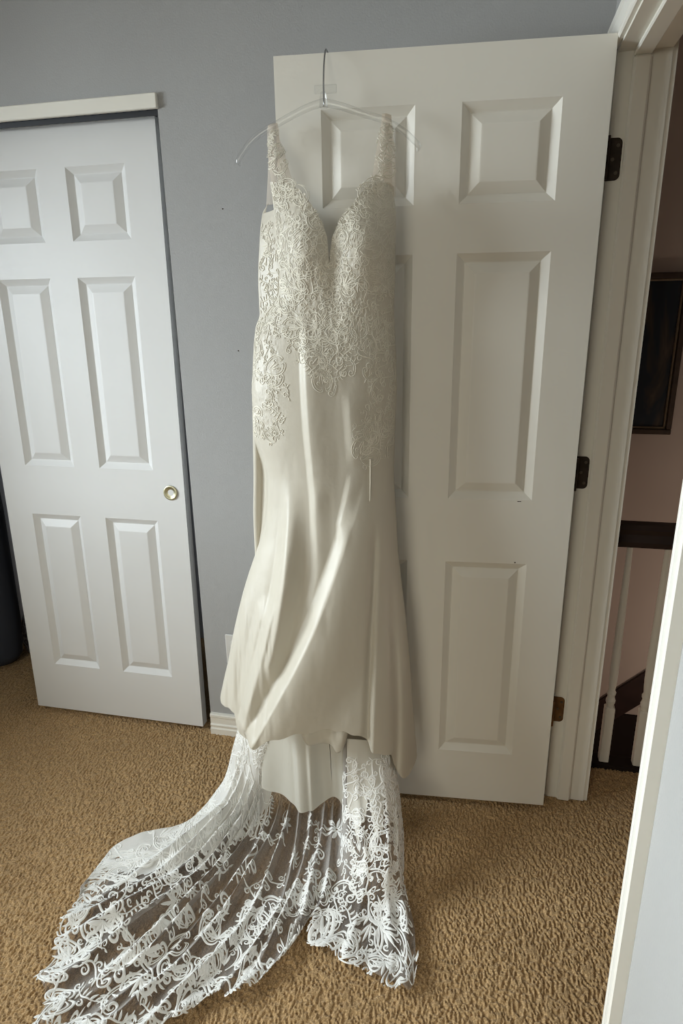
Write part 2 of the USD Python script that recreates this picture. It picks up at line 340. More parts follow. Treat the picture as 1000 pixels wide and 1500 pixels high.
# hinges: leaf on the jamb with screws, knuckle at the room-side corner
for k, (z0, z1, mt) in enumerate(((1.773, 1.863, 'hinge_bronze'), (1.019, 1.108, 'hinge_bronze'), (0.281, 0.366, 'hinge_brass'))):
    hg = thing('hinge', (0, 0, 0), -TH, parent=d1)        # back to the room's axes
    ox, oy = -HXP, -HYP
    def rel(m):
        m = m.copy(); c, s_ = math.cos(-TH), math.sin(-TH)
        off = np.array([HXP, HYP, 0.0]); m.vertices = m.vertices - off
        return m
    from shapely.geometry import box as sbox
    r = 0.012
    leaf = sbox(0.246 - 0.004, z0, 0.279 - r, z1).union(sbox(0.246, z0 + r, 0.279, z1 - r)).union(sbox(0.267 - 0.002, z0 + r, 0.267, z1 - r).buffer(r))
    lm = trimesh.creation.extrude_polygon(leaf, 0.0022, engine='earcut')
    lm.vertices = np.stack([lm.vertices[:, 0], JY0 - 0.0022 + lm.vertices[:, 2], lm.vertices[:, 1]], -1); lm.fix_normals()
    struct('hinge_leaf', rel(lm), mt, hg)
    kn = trimesh.creation.cylinder(radius=0.0055, height=z1 - z0, sections=14); kn.apply_translation((0.2435, JY0 - 0.026, (z0 + z1) / 2))
    struct('knuckle', rel(kn), mt, hg)
    for zz, xx in ((z0 + 0.016, 0.270), (z0 + 0.045, 0.260), (z1 - 0.016, 0.270)):
        sc = trimesh.creation.cylinder(radius=0.004, height=0.0016, sections=12)
        sc.apply_transform(trimesh.transformations.rotation_matrix(math.pi / 2, (1, 0, 0))); sc.apply_translation((xx, JY0 - 0.0028, zz))
        struct('screw', rel(sc), 'screw_metal', hg)
d2 = thing('door_2', kind='structure')
W2 = 0.699
x2 = UsdGeom.Xform.Define(stage, str(d2.GetPath()) + '/sliding_leaf')
x2.AddTranslateOp().Set(Gf.Vec3d(-0.967 - W2, -0.005, 0.015)); x2.AddRotateXOp().Set(-1.397)
panel_door(x2.GetPrim(), W2, 2.0135, 0.035, [(0.102, 0.295), (0.392, 0.591)], [(0.195, 0.796), (0.972, 1.584), (1.690, 1.898)], 'closet_door_paint')
# finger pull: dished cup with a rolled rim
fp = lathe([(0.0, 0.004), (0.010, 0.0035), (0.016, 0.0015), (0.0185, -0.0012), (0.0215, -0.0022), (0.0245, -0.0012), (0.0255, 0.0)], 32)
fp.apply_transform(trimesh.transformations.rotation_matrix(-math.pi / 2, (1, 0, 0)))
fp.vertices[:, 1] = -np.abs(fp.vertices[:, 1]) if False else fp.vertices[:, 1]
fp.apply_translation((W2 - 0.050, -0.0032, 0.898))
struct('finger_pull', fp, 'pull_brass', x2.GetPrim(), smooth=40)

# ------------------------------------------------------------------ doorway lining, stops and casings
tr = thing('trim_3', kind='structure')
struct('hinge_jamb', box(XR - 0.001, HX + 0.001, JY0, JY0 + 0.018, 0, 2.053), 'trim_paint', tr)
struct('latch_jamb', box(XR - 0.001, HX + 0.001, JY1 - 0.018, JY1, 0, 2.053), 'trim_paint', tr)
struct('head_jamb', box(XR - 0.001, HX + 0.001, JY1, JY0, 2.035, 2.053), 'trim_paint', tr)
struct('stop', bevel_box(0.283, 0.322, JY0 - 0.014, JY0, 0, 2.024, 0.005), 'trim_paint', tr)
struct('stop', bevel_box(0.283, 0.322, JY1, JY1 + 0.011, 0, 2.024, 0.003), 'trim_paint', tr)
struct('stop', bevel_box(0.283, 0.322, JY1, JY0, 2.024, 2.035, 0.003), 'trim_paint', tr)
# casing profile, from the opening outwards: s across the face, t standing off the wall
cp = [(0, 0), (0, 0.010), (0.003, 0.013), (0.010, 0.0135), (0.013, 0.011), (0.016, 0.0135), (0.040, 0.0165), (0.044, 0.0195), (0.053, 0.0195), (0.057, 0.017), (0.057, 0)]
def casing(name, y_in, sign, z1, width=0.057):
    pr = [(XR - t_, y_in + sign * s * width / 0.057) for s, t_ in cp]
    struct(name, extrude_profile(pr, 'z', 0, z1), 'trim_paint', tr)
casing('casing', JY0 + 0.006, 1, 2.041)
casing('casing', JY1 - 0.016, -1, 2.3, 0.052)
hc = extrude_profile([(XR - t_, 2.041 + s) for s, t_ in cp], 'y', -0.5, 0.5)
v = hc.vertices; lo = v[:, 1] < 0
v[:, 1] = np.where(lo, JY1 - 0.016 - (v[:, 2] - 2.041), JY0 + 0.006 + (v[:, 2] - 2.041)); hc.vertices = v; hc.fix_normals()
struct('head_casing', hc, 'trim_paint', tr)
for k, (ya, sg) in enumerate(((JY0 + 0.004, 1), (JY1 - 0.004, -1))):
    struct('hall_casing', box(HX, HX + 0.012, min(ya, ya + sg * 0.057), max(ya, ya + sg * 0.057), 0, 2.09), 'trim_paint', tr)

# ------------------------------------------------------------------ hall beyond the doorway
struct('wall_stairwell', box(HX, 2.0, 1.10, 1.14, -2.6, ZC), 'hall_paint')
struct('wall_hall', cat(box(1.9, 1.94, YF, 1.14, -2.6, ZC), box(HX, HX + 0.02, 0.11, 1.1, -2.6, ZC)), 'hall_paint')
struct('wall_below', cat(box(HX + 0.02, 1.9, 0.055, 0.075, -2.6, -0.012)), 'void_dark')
# dark stained skirt board and steps of the flight that climbs to the right along the far wall
sk = [(0.55, -0.46), (1.30, 0.27), (1.30, 0.09), (0.55, -0.63)]
skm = extrude_profile(sk, 'y', 0.0, 0.016); skm.vertices[:, 1] += 1.082
struct('trim_4', skm, 'dark_wood')
st = thing('stair_flight', kind='structure')
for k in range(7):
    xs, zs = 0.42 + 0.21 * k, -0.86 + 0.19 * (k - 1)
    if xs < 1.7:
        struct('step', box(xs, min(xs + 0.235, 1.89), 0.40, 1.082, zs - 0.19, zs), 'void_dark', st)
struct('dark_well_panel', box(0.45, 1.89, 1.083, 1.099, -1.6, -0.45), 'void_dark', st)  # dark panel added so the lower stairwell wall comes out dark
rail = thing('stair_railing', (0.36, 0.10, 0), label='dark wood handrail on white turned balusters in the hall past the doorway', cat='railing')
obj('handrail', extrude_profile([(-0.030, 0.795), (0.030, 0.795), (0.033, 0.812), (0.026, 0.835), (0.030, 0.850), (0.020, 0.864), (-0.020, 0.864), (-0.030, 0.850), (-0.026, 0.835), (-0.033, 0.812)], 'x', 0.008, 1.50), 'dark_wood', rail)
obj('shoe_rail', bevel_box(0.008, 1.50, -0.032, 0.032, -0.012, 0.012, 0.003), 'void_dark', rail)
def baluster(x):
    sq = bevel_box(x - 0.0155, x + 0.0155, -0.0155, 0.0155, 0.005, 0.222, 0.003)
    pr = [(0.0, 0.215), (0.0115, 0.220), (0.0125, 0.232), (0.0150, 0.240), (0.0155, 0.246), (0.0125, 0.254), (0.0110, 0.262), (0.0140, 0.270), (0.0145, 0.276), (0.0105, 0.284), (0.0135, 0.330), (0.0140, 0.40), (0.0115, 0.60), (0.0088, 0.78), (0.0088, 0.80), (0, 0.80)]
    return cat(sq, lathe(pr, 14))if x == 0 else cat(sq, lathe(pr, 14).apply_translation((x, 0, 0)))
for k in range(6):
    obj('baluster', baluster(0.094 + 0.107 * k), 'baluster_paint', rail, smooth=35)
pf = thing('framed_picture', (0.60, 1.098, 0.959), label='dark framed painting hanging on the stairwell wall beyond the doorway', cat='picture')
PW0, PW1, PH = -0.24, 0.178, 0.655
def frame_bars(x0, x1, z0, z1, wd, y0, y1, mat):
    for a in ((x0, x1, z0, z0 + wd), (x0, x1, z1 - wd, z1), (x0, x0 + wd, z0 + wd, z1 - wd), (x1 - wd, x1, z0 + wd, z1 - wd)):
        obj('frame_bar' if mat == 'frame_wood' else 'inner_fillet', bevel_box(a[0], a[1], y0, y1, a[2], a[3], 0.003), mat, pf)
frame_bars(PW0, PW1, 0, PH, 0.022, -0.028, 0, 'frame_wood')
frame_bars(PW0 + 0.022, PW1 - 0.022, 0.022, PH - 0.022, 0.010, -0.020, 0, 'frame_gilt')
obj('canvas', box(PW0 + 0.03, PW1 - 0.03, -0.012, -0.004, 0.03, PH - 0.03), 'picture_canvas', pf)

# ------------------------------------------------------------------ things in the closet and on the back wall
def blob(rings, mat_pts=28):
    """closed soft form from (z, centre x, centre y, half width, half depth, fold amplitude, folds)"""
    P = []
    for (z, cx, cy, a, b, f, n) in rings:
        t = np.arange(mat_pts) / mat_pts * 2 * math.pi
        rr = 1 + f * np.cos(n * t + z * 3)
        P.append(np.stack([cx + a * rr * np.cos(t), cy + b * rr * np.sin(t), np.full(mat_pts, z)], -1))
    P = np.array(P); M = len(P)
    V = P.reshape(-1, 3); Fq = []
    for i in range(M - 1):
        for j in range(mat_pts):
            k = (j + 1) % mat_pts
            Fq += [(i * mat_pts + j, i * mat_pts + k, (i + 1) * mat_pts + k), (i * mat_pts + j, (i + 1) * mat_pts + k, (i + 1) * mat_pts + j)]
    V = np.vstack([V, P[0].mean(0), P[-1].mean(0)])
    for j in range(mat_pts):
        k = (j + 1) % mat_pts
        Fq += [(len(V) - 2, k, j), (len(V) - 1, (M - 1) * mat_pts + j, (M - 1) * mat_pts + k)]
    return trimesh.Trimesh(V, np.array(Fq), process=False)
obj('garment_bag', blob([(0.012, -2.11, 0.27, 0.06, 0.05, 0, 3), (0.020, -2.11, 0.27, 0.125, 0.09, 0.02, 5), (0.06, -2.11, 0.27, 0.155, 0.10, 0.03, 5), (0.20, -2.115, 0.27, 0.178, 0.11, 0.03, 5), (0.7, -2.115, 0.27, 0.185, 0.11, 0.03, 5), (1.3, -2.11, 0.27, 0.175, 0.10, 0.03, 5), (1.55, -2.11, 0.27, 0.15, 0.08, 0.03, 5), (1.66, -2.11, 0.27, 0.04, 0.03, 0, 5)]), 'navy_bag', smooth=50,
    label='dark navy cloth bag standing inside the closet left of the white sliding door', cat='garment bag')
obj('fabric_bundle', blob([(0.0, -1.975, 0.44, 0.075, 0.07, 0.05, 4), (0.05, -1.975, 0.44, 0.085, 0.075, 0.06, 5), (0.12, -1.975, 0.44, 0.075, 0.065, 0.09, 5), (0.19, -1.975, 0.44, 0.055, 0.05, 0.10, 6), (0.23, -1.975, 0.44, 0.03, 0.03, 0.1, 6)]), 'print_cloth', smooth=50,
    label='grey patterned cloth bundle on the closet floor behind the sliding door', cat='cloth')
ol = thing('wall_outlet', (-0.816, 0, 0.352), label='white electrical outlet plate on the grey wall left of the dress', cat='outlet')
obj('wall_plate', bevel_box(-0.036, 0.036, -0.0055, 0.0, -0.0585, 0.0585, 0.003), 'outlet_plastic', ol)
for zc in (-0.020, 0.020):
    rc = obj('receptacle', bevel_box(-0.0165, 0.0165, -0.0075, -0.004, zc - 0.014, zc + 0.014, 0.0015), 'outlet_plastic', ol)
    for xx in (-0.006, 0.006):
        obj('slot', box(xx - 0.001, xx + 0.001, -0.0078, -0.007, zc - 0.002, zc + 0.007), 'outlet_slot', rc)
sc = trimesh.creation.cylinder(radius=0.003, height=0.0015, sections=12); sc.apply_transform(trimesh.transformations.rotation_matrix(math.pi / 2, (1, 0, 0))); sc.apply_translation((0, -0.006, 0))
obj('screw', sc, 'hook_metal', ol)
for k, (x, z) in enumerate(((-0.760, 1.770), (-0.739, 1.377))):
    nl = trimesh.creation.icosphere(subdivisions=2, radius=0.0019); nl.vertices[:, 1] *= 0.6; nl.apply_translation((x, -0.0006, z))
    obj('nail_head', nl, 'mark_dark', label=('small dark nail head in the grey wall level with the dress bust', 'small dark nail head in the grey wall left of the dress hip')[k], cat='nail')

# ------------------------------------------------------------------ the wedding dress
# Local metric frame of the open door: a runs along the door (hinge edge = 0), d stands off its face, z is the height.
A0, D0 = -0.63, 0.16
def L(a, d, z):
    return np.stack(np.broadcast_arrays(np.asarray(a, float) - A0, D0 - np.asarray(d, float), np.asarray(z, float)), -1)
base = (HXP + A0 * math.cos(TH) + D0 * math.sin(TH), HYP + A0 * math.sin(TH) - D0 * math.cos(TH), 0)
dress = thing('wedding_dress', base, TH, label='ivory satin wedding dress hanging on the white door, its lace train spread over the carpet', cat='wedding dress')
BACK_LEFT = [(-0.7693, 1.786), (-0.7851, 1.7341), (-0.796, 1.7168), (-0.801, 1.6569), (-0.8104, 1.5485), (-0.8105, 1.4843), (-0.8228, 1.4518), (-0.8347, 1.3683), (-0.8416, 1.282), (-0.8461, 1.1747), (-0.8507, 1.0631), (-0.8575, 0.9469), (-0.8588, 0.8566), (-0.8602, 0.7636), (-0.8697, 0.5229)]
FRONT_LEFT = [(-0.7593, 1.7886), (-0.7518, 1.7461), (-0.7477, 1.6957), (-0.7439, 1.6368), (-0.74, 1.5767), (-0.7474, 1.523), (-0.7769, 1.4716), (-0.8018, 1.4205), (-0.8149, 1.3714), (-0.825, 1.2872), (-0.8244, 1.2355), (-0.8153, 1.1739), (-0.8034, 1.1256), (-0.795, 1.0746), (-0.7983, 1.0092), (-0.8135, 0.9323), (-0.8371, 0.8677), (-0.8627, 0.7975), (-0.887, 0.711), (-0.9016, 0.6459), (-0.9167, 0.5705), (-0.9419, 0.4617), (-0.9573, 0.3888), (-0.9767, 0.2949), (-1.0027, 0.1485)]
RIGHT = [(-0.4734, 1.7881), (-0.473, 1.7464), (-0.4677, 1.6895), (-0.468, 1.5719), (-0.4704, 1.4956), (-0.4643, 1.3846), (-0.4618, 1.3024), (-0.4656, 1.1829), (-0.4664, 1.0941), (-0.46, 0.9932), (-0.4535, 0.8887), (-0.4431, 0.7905), (-0.4305, 0.6891), (-0.4171, 0.5628), (-0.407, 0.431), (-0.3942, 0.2818), (-0.3891, 0.2274), (-0.3789, 0.1257)]
TOP = [(-0.7518, 1.7718), (-0.6995, 1.7616), (-0.677, 1.7444), (-0.6547, 1.7187), (-0.6279, 1.6774), (-0.6177, 1.646), (-0.6148, 1.5897), (-0.6084, 1.6457), (-0.5892, 1.6818), (-0.5612, 1.7156), (-0.5338, 1.7488), (-0.5069, 1.7626), (-0.4682, 1.7558)]
HEM = [(-0.9419, 0.4617, 0.18), (-0.9343, 0.4481, 0.182), (-0.8902, 0.4423, 0.185), (-0.8774, 0.4021, 0.19), (-0.8557, 0.3782, 0.195), (-0.833, 0.3725, 0.2), (-0.8148, 0.3973, 0.22), (-0.7541, 0.4311, 0.26), (-0.6961, 0.4388, 0.27), (-0.6412, 0.4391, 0.27), (-0.5883, 0.4299, 0.26), (-0.5371, 0.408, 0.23), (-0.5197, 0.3875, 0.2), (-0.5112, 0.3676, 0.19), (-0.4855, 0.3467, 0.18), (-0.46, 0.3271, 0.16), (-0.4515, 0.2796, 0.13), (-0.4383, 0.2441, 0.11), (-0.4189, 0.2253, 0.09), (-0.3932, 0.2294, 0.08)]
FOLD = {'S1': [(-0.6989, 1.4914), (-0.6934, 1.423), (-0.6919, 1.3288), (-0.6887, 1.2311), (-0.6819, 1.1296)], 'S2': [(-0.7571, 1.1354), (-0.7586, 1.0312), (-0.7673, 0.9223), (-0.7837, 0.8085), (-0.8168, 0.6684), (-0.8806, 0.4311)], 'S2b': [(-0.7459, 1.1185), (-0.7463, 0.9958), (-0.7521, 0.867), (-0.7692, 0.7311), (-0.7937, 0.6083)], 'S3': [(-0.6733, 1.1054), (-0.675, 1.0012), (-0.672, 0.8743), (-0.6855, 0.7792)], 'S4': [(-0.5626, 1.1294), (-0.5833, 1.0448), (-0.6082, 0.957), (-0.6448, 0.8468), (-0.6868, 0.731), (-0.7339, 0.6293), (-0.7906, 0.5224), (-0.8542, 0.4057)], 'S5': [(-0.522, 1.2015), (-0.5205, 1.1007), (-0.5207, 0.9959)], 'S6': [(-0.5079, 0.9995), (-0.5113, 0.8353), (-0.5185, 0.64), (-0.5225, 0.3644)], 'S7': [(-0.4676, 0.9031), (-0.4625, 0.7476), (-0.4534, 0.5836), (-0.4457, 0.4099), (-0.4479, 0.2605)], 'S8': [(-0.8169, 0.7891), (-0.8516, 0.6449), (-0.8803, 0.493)], 'S9': [(-0.5769, 1.1266), (-0.5894, 1.0588), (-0.6075, 0.98)], 'S10': [(-0.8442, 1.1748), (-0.845, 1.0632), (-0.8497, 0.9471)], 'S11': [(-0.5939, 1.3299), (-0.5901, 1.2661), (-0.5847, 1.1841)]}
TRAIN = [[(-0.905, 0.116, 0.36), (-0.938, 0.11, 0.245), (-0.979, 0.126, 0.11), (-1.064, 0.227, 0.045), (-1.186, 0.284, 0.04), (-1.248, 0.336, 0.03), (-1.257, 0.405, 0.018)], [(-0.872, 0.148, 0.35), (-0.905, 0.141, 0.175), (-0.942, 0.207, 0.08), (-1.032, 0.315, 0.035), (-1.123, 0.418, 0.025), (-1.192, 0.496, 0.018), (-1.25, 0.544, 0.014)], [(-0.841, 0.165, 0.33), (-0.868, 0.154, 0.14), (-0.908, 0.235, 0.035), (-0.981, 0.401, 0.025), (-1.069, 0.54, 0.02), (-1.146, 0.621, 0.016), (-1.209, 0.676, 0.014)], [(-0.813, 0.155, 0.29), (-0.842, 0.136, 0.09), (-0.868, 0.235, 0.02), (-0.919, 0.43, 0.018), (-0.994, 0.602, 0.016), (-1.078, 0.719, 0.014), (-1.162, 0.812, 0.012)], [(-0.777, 0.109, 0.21), (-0.792, 0.12, 0.055), (-0.795, 0.251, 0.014), (-0.824, 0.436, 0.014), (-0.883, 0.587, 0.014), (-0.956, 0.703, 0.013), (-1.011, 0.806, 0.012)], [(-0.729, 0.097, 0.18), (-0.741, 0.111, 0.035), (-0.731, 0.268, 0.014), (-0.738, 0.425, 0.014), (-0.764, 0.537, 0.014), (-0.798, 0.623, 0.013), (-0.831, 0.684, 0.012)], [(-0.677, 0.091, 0.18), (-0.678, 0.11, 0.03), (-0.667, 0.235, 0.014), (-0.665, 0.356, 0.018), (-0.671, 0.455, 0.02), (-0.68, 0.528, 0.016), (-0.705, 0.601, 0.012)], [(-0.624, 0.091, 0.21), (-0.621, 0.103, 0.04), (-0.608, 0.232, 0.018), (-0.604, 0.353, 0.022), (-0.611, 0.427, 0.022), (-0.627, 0.459, 0.018), (-0.649, 0.465, 0.012)], [(-0.578, 0.23, 0.385), (-0.576, 0.256, 0.255), (-0.567, 0.314, 0.15), (-0.545, 0.376, 0.055), (-0.546, 0.432, 0.025), (-0.557, 0.487, 0.016), (-0.576, 0.534, 0.012)], [(-0.512, 0.198, 0.36), (-0.502, 0.253, 0.26), (-0.488, 0.326, 0.17), (-0.477, 0.396, 0.085), (-0.478, 0.428, 0.03), (-0.48, 0.51, 0.015), (-0.478, 0.583, 0.012)], [(-0.468, 0.155, 0.32), (-0.453, 0.225, 0.23), (-0.439, 0.3, 0.14), (-0.431, 0.372, 0.065), (-0.425, 0.407, 0.025), (-0.414, 0.494, 0.016), (-0.409, 0.6, 0.012)], [(-0.456, 0.129, 0.29), (-0.438, 0.179, 0.18), (-0.42, 0.259, 0.09), (-0.415, 0.347, 0.04), (-0.401, 0.395, 0.022), (-0.383, 0.473, 0.018), (-0.379, 0.556, 0.014)]]
LINING_HEM = [(-0.8463, 0.1386, 0.15), (-0.8187, 0.1338, 0.17), (-0.779, 0.1357, 0.19), (-0.7447, 0.1287, 0.2), (-0.7208, 0.1191, 0.2), (-0.6603, 0.1303, 0.2), (-0.6201, 0.1537, 0.2), (-0.5961, 0.1306, 0.19), (-0.5651, 0.0743, 0.17), (-0.5073, 0.0405, 0.14), (-0.4443, 0.0359, 0.1)]
POUCH = [(-0.704, 0.4323, 0.25), (-0.6976, 0.3971, 0.26), (-0.676, 0.3742, 0.27), (-0.6429, 0.3707, 0.27), (-0.617, 0.3773, 0.27), (-0.6008, 0.3571, 0.27), (-0.5879, 0.3626, 0.27), (-0.5741, 0.4013, 0.26), (-0.564, 0.4353, 0.25)]
STRAP_L = [((-0.7525, 1.7688), (-0.6918, 1.7613), 0.13), ((-0.7543, 1.8074), (-0.7114, 1.8039), 0.115), ((-0.7609, 1.8365), (-0.7235, 1.8339), 0.09), ((-0.7649, 1.8632), (-0.7379, 1.8621), 0.07), ((-0.766, 1.8846), (-0.7467, 1.8865), 0.058)]
STRAP_R = [((-0.5318, 1.7544), (-0.4689, 1.757), 0.12), ((-0.5165, 1.7889), (-0.4708, 1.7899), 0.11), ((-0.5111, 1.8287), (-0.4747, 1.8272), 0.09), ((-0.5052, 1.8678), (-0.4808, 1.8667), 0.07), ((-0.5002, 1.8938), (-0.4864, 1.8931), 0.056)]
HANGER_L = [(-0.6348, 1.9381), (-0.6647, 1.9315), (-0.7046, 1.9171), (-0.7452, 1.8998), (-0.778, 1.886), (-0.8032, 1.8704), (-0.8258, 1.8487), (-0.8404, 1.8265), (-0.836, 1.8177)]
HANGER_R = [(-0.6348, 1.9381), (-0.5946, 1.928), (-0.5483, 1.9123), (-0.5022, 1.898), (-0.4637, 1.8786), (-0.4358, 1.857), (-0.4202, 1.8385), (-0.4231, 1.8304)]

def curve(pts, i=0, j=1):
    """value i as a function of value j (the height)"""
    p = np.array([(q[j], q[i]) for q in pts]); p = p[np.argsort(p[:, 0])]
    f = PchipInterpolator(p[:, 0], p[:, 1], extrapolate=False)
    return lambda z: f(np.clip(z, p[0, 0], p[-1, 0]))
ss = lambda x: (lambda t: t * t * (3 - 2 * t))(np.clip(x, 0, 1))
lf, rg, bl = curve(FRONT_LEFT), curve(RIGHT), curve(BACK_LEFT)
knots = lambda d: (lambda zs: PchipInterpolator(zs, [d[z] for z in zs]))(sorted(d))
d_front = knots({0.2: 0.30, 0.42: 0.272, 0.55: 0.243, 0.7: 0.215, 0.9: 0.188, 1.1: 0.168, 1.35: 0.160, 1.48: 0.142, 1.62: 0.140, 1.75: 0.130, 1.9: 0.12})
d_left = knots({0.2: 0.18, 0.45: 0.18, 0.58: 0.16, 0.72: 0.128, 0.84: 0.105, 1.2: 0.10, 1.7: 0.098, 1.9: 0.09})
d_right = knots({0.2: 0.075, 0.42: 0.09, 0.8: 0.085, 1.2: 0.075, 1.7: 0.075, 1.9: 0.075})
def fold_line(key):
    p = np.array(FOLD[key]); p = p[np.argsort(p[:, 1])]
    f = PchipInterpolator(p[:, 1], p[:, 0])
    lo, hi = p[0, 1], p[-1, 1]
    return (lambda z: f(np.clip(z, lo, hi)) + np.where(z < lo, (lo - z) * 0.05, 0)), lo, hi
def rise(a, z, key, A, w, tail, f0=0.08, f1=0.08, A_low=None, off=0.0):
    """a soft step that climbs over width w from the line and sinks back over the tail"""
    f, lo, hi = fold_line(key)
    x = a - f(z) - off
    win = ss((z - lo) / f0 + 1) * ss((hi - z) / f1)
    amp = A if A_low is None else A_low + (A - A_low) * ss((z - lo) / (hi - lo))
    return amp * win * ss(x / w) * (1 - ss((x - w) / tail))
def notch(a, z, key, A, w, f1=0.1):
    f, lo, hi = fold_line(key)
    return -A * ss((hi - z) / f1) * np.exp(-((a - f(z)) / w) ** 2)
def front_depth(a, z, s):
    x = np.clip(2 * s - 1, -1, 1)
    side = d_left(z) * (1 - s) + d_right(z) * s
    d = side + (d_front(z) - side) * (1 - np.abs(x) ** 2.3) ** 0.6
    for ca_, sx in ((-0.672, 1), (-0.530, 1)):            # cups
        d = d + 0.034 * np.exp(-((a - ca_) / 0.056) ** 2 - ((z - 1.628) / 0.078) ** 2)
    d = d - 0.010 * np.exp(-((a + 0.606) / 0.022) ** 2 - ((z - 1.58) / 0.10) ** 2)
    d = d + rise(a, z, 'S1', 0.012, 0.022, 0.07, 0.16, 0.12)
    d = d + rise(a, z, 'S11', 0.006, 0.022, 0.05)
    d = d + rise(a, z, 'S2', 0.022, 0.034, 0.06, 0.05, 0.34, 0.034)
    d = d + rise(a, z, 'S2b', 0.012, 0.022, 0.045, 0.12, 0.25)
    d = d + rise(a, z, 'S3', 0.007, 0.022, 0.04, 0.1, 0.08)
    d = d + rise(a, z, 'S4', 0.014, 0.042, 0.20, 0.05, 0.2, 0.060)
    d = d + rise(a, z, 'S9', 0.006, 0.016, 0.03)
    d = d + rise(a, z, 'S8', 0.012, 0.03, 0.04, 0.05, 0.08)
    d = d + notch(a, z, 'S6', 0.010, 0.009) + rise(a, z, 'S6', 0.003, 0.02, 0.08, 0.05, 0.15, 0.010)
    d = d + notch(a, z, 'S7', 0.018, 0.012, 0.35)
    d = d + 0.0035 * (meshkit.fbm(np.stack([a / 0.05, z / 0.16, a * 0], -1), 3, 4) - 0.5)
    d = d + 0.010 * ss((0.85 - z) / 0.2) * ss((-0.74 - a) / 0.05) * (meshkit.fbm(np.stack([a / 0.022 + z * 3, z / 0.20, a * 0], -1), 3, 14) - 0.5)
    # puckered lace over the bodice and hips
    m = lace_mask(a, z)
    d = d + m * 0.0028 * (meshkit.fbm(np.stack([a / 0.009, z / 0.013, a * 0], -1), 3, 8) - 0.5)
    return d
def lace_mask(a, z):
    cups = ss((z - (1.43 + 0.06 * meshkit.noise(np.stack([a / 0.03, z / 0.05, a * 0], -1), 31))) / 0.07)
    vee = ss((z - 1.30 - np.abs(a + 0.625) * 1.6) / 0.05)
    lhip = ss((-0.735 - a) / 0.015) * ss((z - 1.16) / 0.06)
    rhip = ss((a + 0.535) / 0.015) * ss((z - 1.13) / 0.06) * ss((1.49 - z) / 0.02 + 1)
    return np.clip(np.maximum.reduce([cups, vee, lhip, rhip]), 0, 1)
AV = -0.6135                                             # the column of the deep V stays plumb
s_of = lambda p: 0.5 * (p[0] - lf(p[1])) / (AV - lf(p[1])) if p[0] < AV else 0.5 + 0.5 * (p[0] - AV) / (rg(p[1]) - AV)
top_s, top_z = np.array([s_of(p) for p in TOP]), np.array([p[1] for p in TOP])
hem_s, hem_z = np.array([s_of(p) for p in HEM]), np.array([p[1] for p in HEM])
NS, NR, NT = 380, 340, 70
scol = np.linspace(0, 1, NS)
ztop = np.interp(scol, top_s, top_z)
zhem = PchipInterpolator(np.clip(np.concatenate([[-0.001], hem_s[1:-1], [1.001]]), -1, 2), hem_z)(scol) - 0.003 * np.cos(scol * 60) * ss(scol * 8)
ZT = 1.57                                                # below the V the rows run level
t1, t2 = np.linspace(0, 1, NT)[:, None], np.linspace(0, 1, NR - NT + 1)[1:, None]
Zf = np.vstack([ztop + (ZT - ztop) * t1, ZT + (zhem - ZT) * t2])
Sc = np.broadcast_to(scol, Zf.shape)
Af = np.where(Sc < 0.5, lf(Zf) + (AV - lf(Zf)) * 2 * Sc, AV + (rg(Zf) - AV) * (2 * Sc - 1))
Sf = (Af - lf(Zf)) / (rg(Zf) - lf(Zf))
Df = front_depth(Af, Zf, Sf)
wrapL = [(0.0035 * k, -0.010 * k) for k in (4, 3, 2, 1)]
def with_wraps(Ag, Dg, Zg):
    la = np.stack([Ag[:, 0] + da for da, _ in wrapL], 1); ld = np.stack([Dg[:, 0] + dd for _, dd in wrapL], 1); lz = np.repeat(Zg[:, :1], 4, 1)
    ra = np.stack([Ag[:, -1] - da for da, _ in wrapL[::-1]], 1); rd = np.stack([Dg[:, -1] + dd * 0.6 for _, dd in wrapL[::-1]], 1); rz = np.repeat(Zg[:, -1:], 4, 1)
    return np.hstack([la, Ag, ra]), np.hstack([ld, Dg, rd]), np.hstack([lz, Zg, rz])
FA, FD, FZ = with_wraps(Af, Df, Zf)
FRONT = L(FA, FD, FZ)
cut = NT + 26
def grid_normals(P):
    n = np.cross(np.gradient(P, axis=0), np.gradient(P, axis=1)); n /= np.linalg.norm(n, axis=2, keepdims=True) + 1e-12
    return n
def set_normals(prim, n):
    g = UsdGeom.Mesh(prim); g.GetNormalsAttr().Set(Vt.Vec3fArray.FromNumpy(n.reshape(-1, 3).astype(np.float32)))
FN = grid_normals(FRONT)
bodice = obj('bodice', grid_mesh(FRONT[:cut + 1]), 'satin', dress, smooth=True, label='lace covered sweetheart bodice')
skirt = obj('skirt', grid_mesh(FRONT[cut:]), 'satin', dress, smooth=True, label='plain satin mermaid skirt')
flipn = -1 if np.dot(FN[NR // 2, NS // 2], np.asarray(UsdGeom.Mesh(skirt).GetNormalsAttr().Get()).reshape(NR - cut, -1, 3)[NR // 2 - cut, NS // 2]) < 0 else 1
set_normals(bodice, FN[:cut + 1] * flipn); set_normals(skirt, FN[cut:] * flipn)
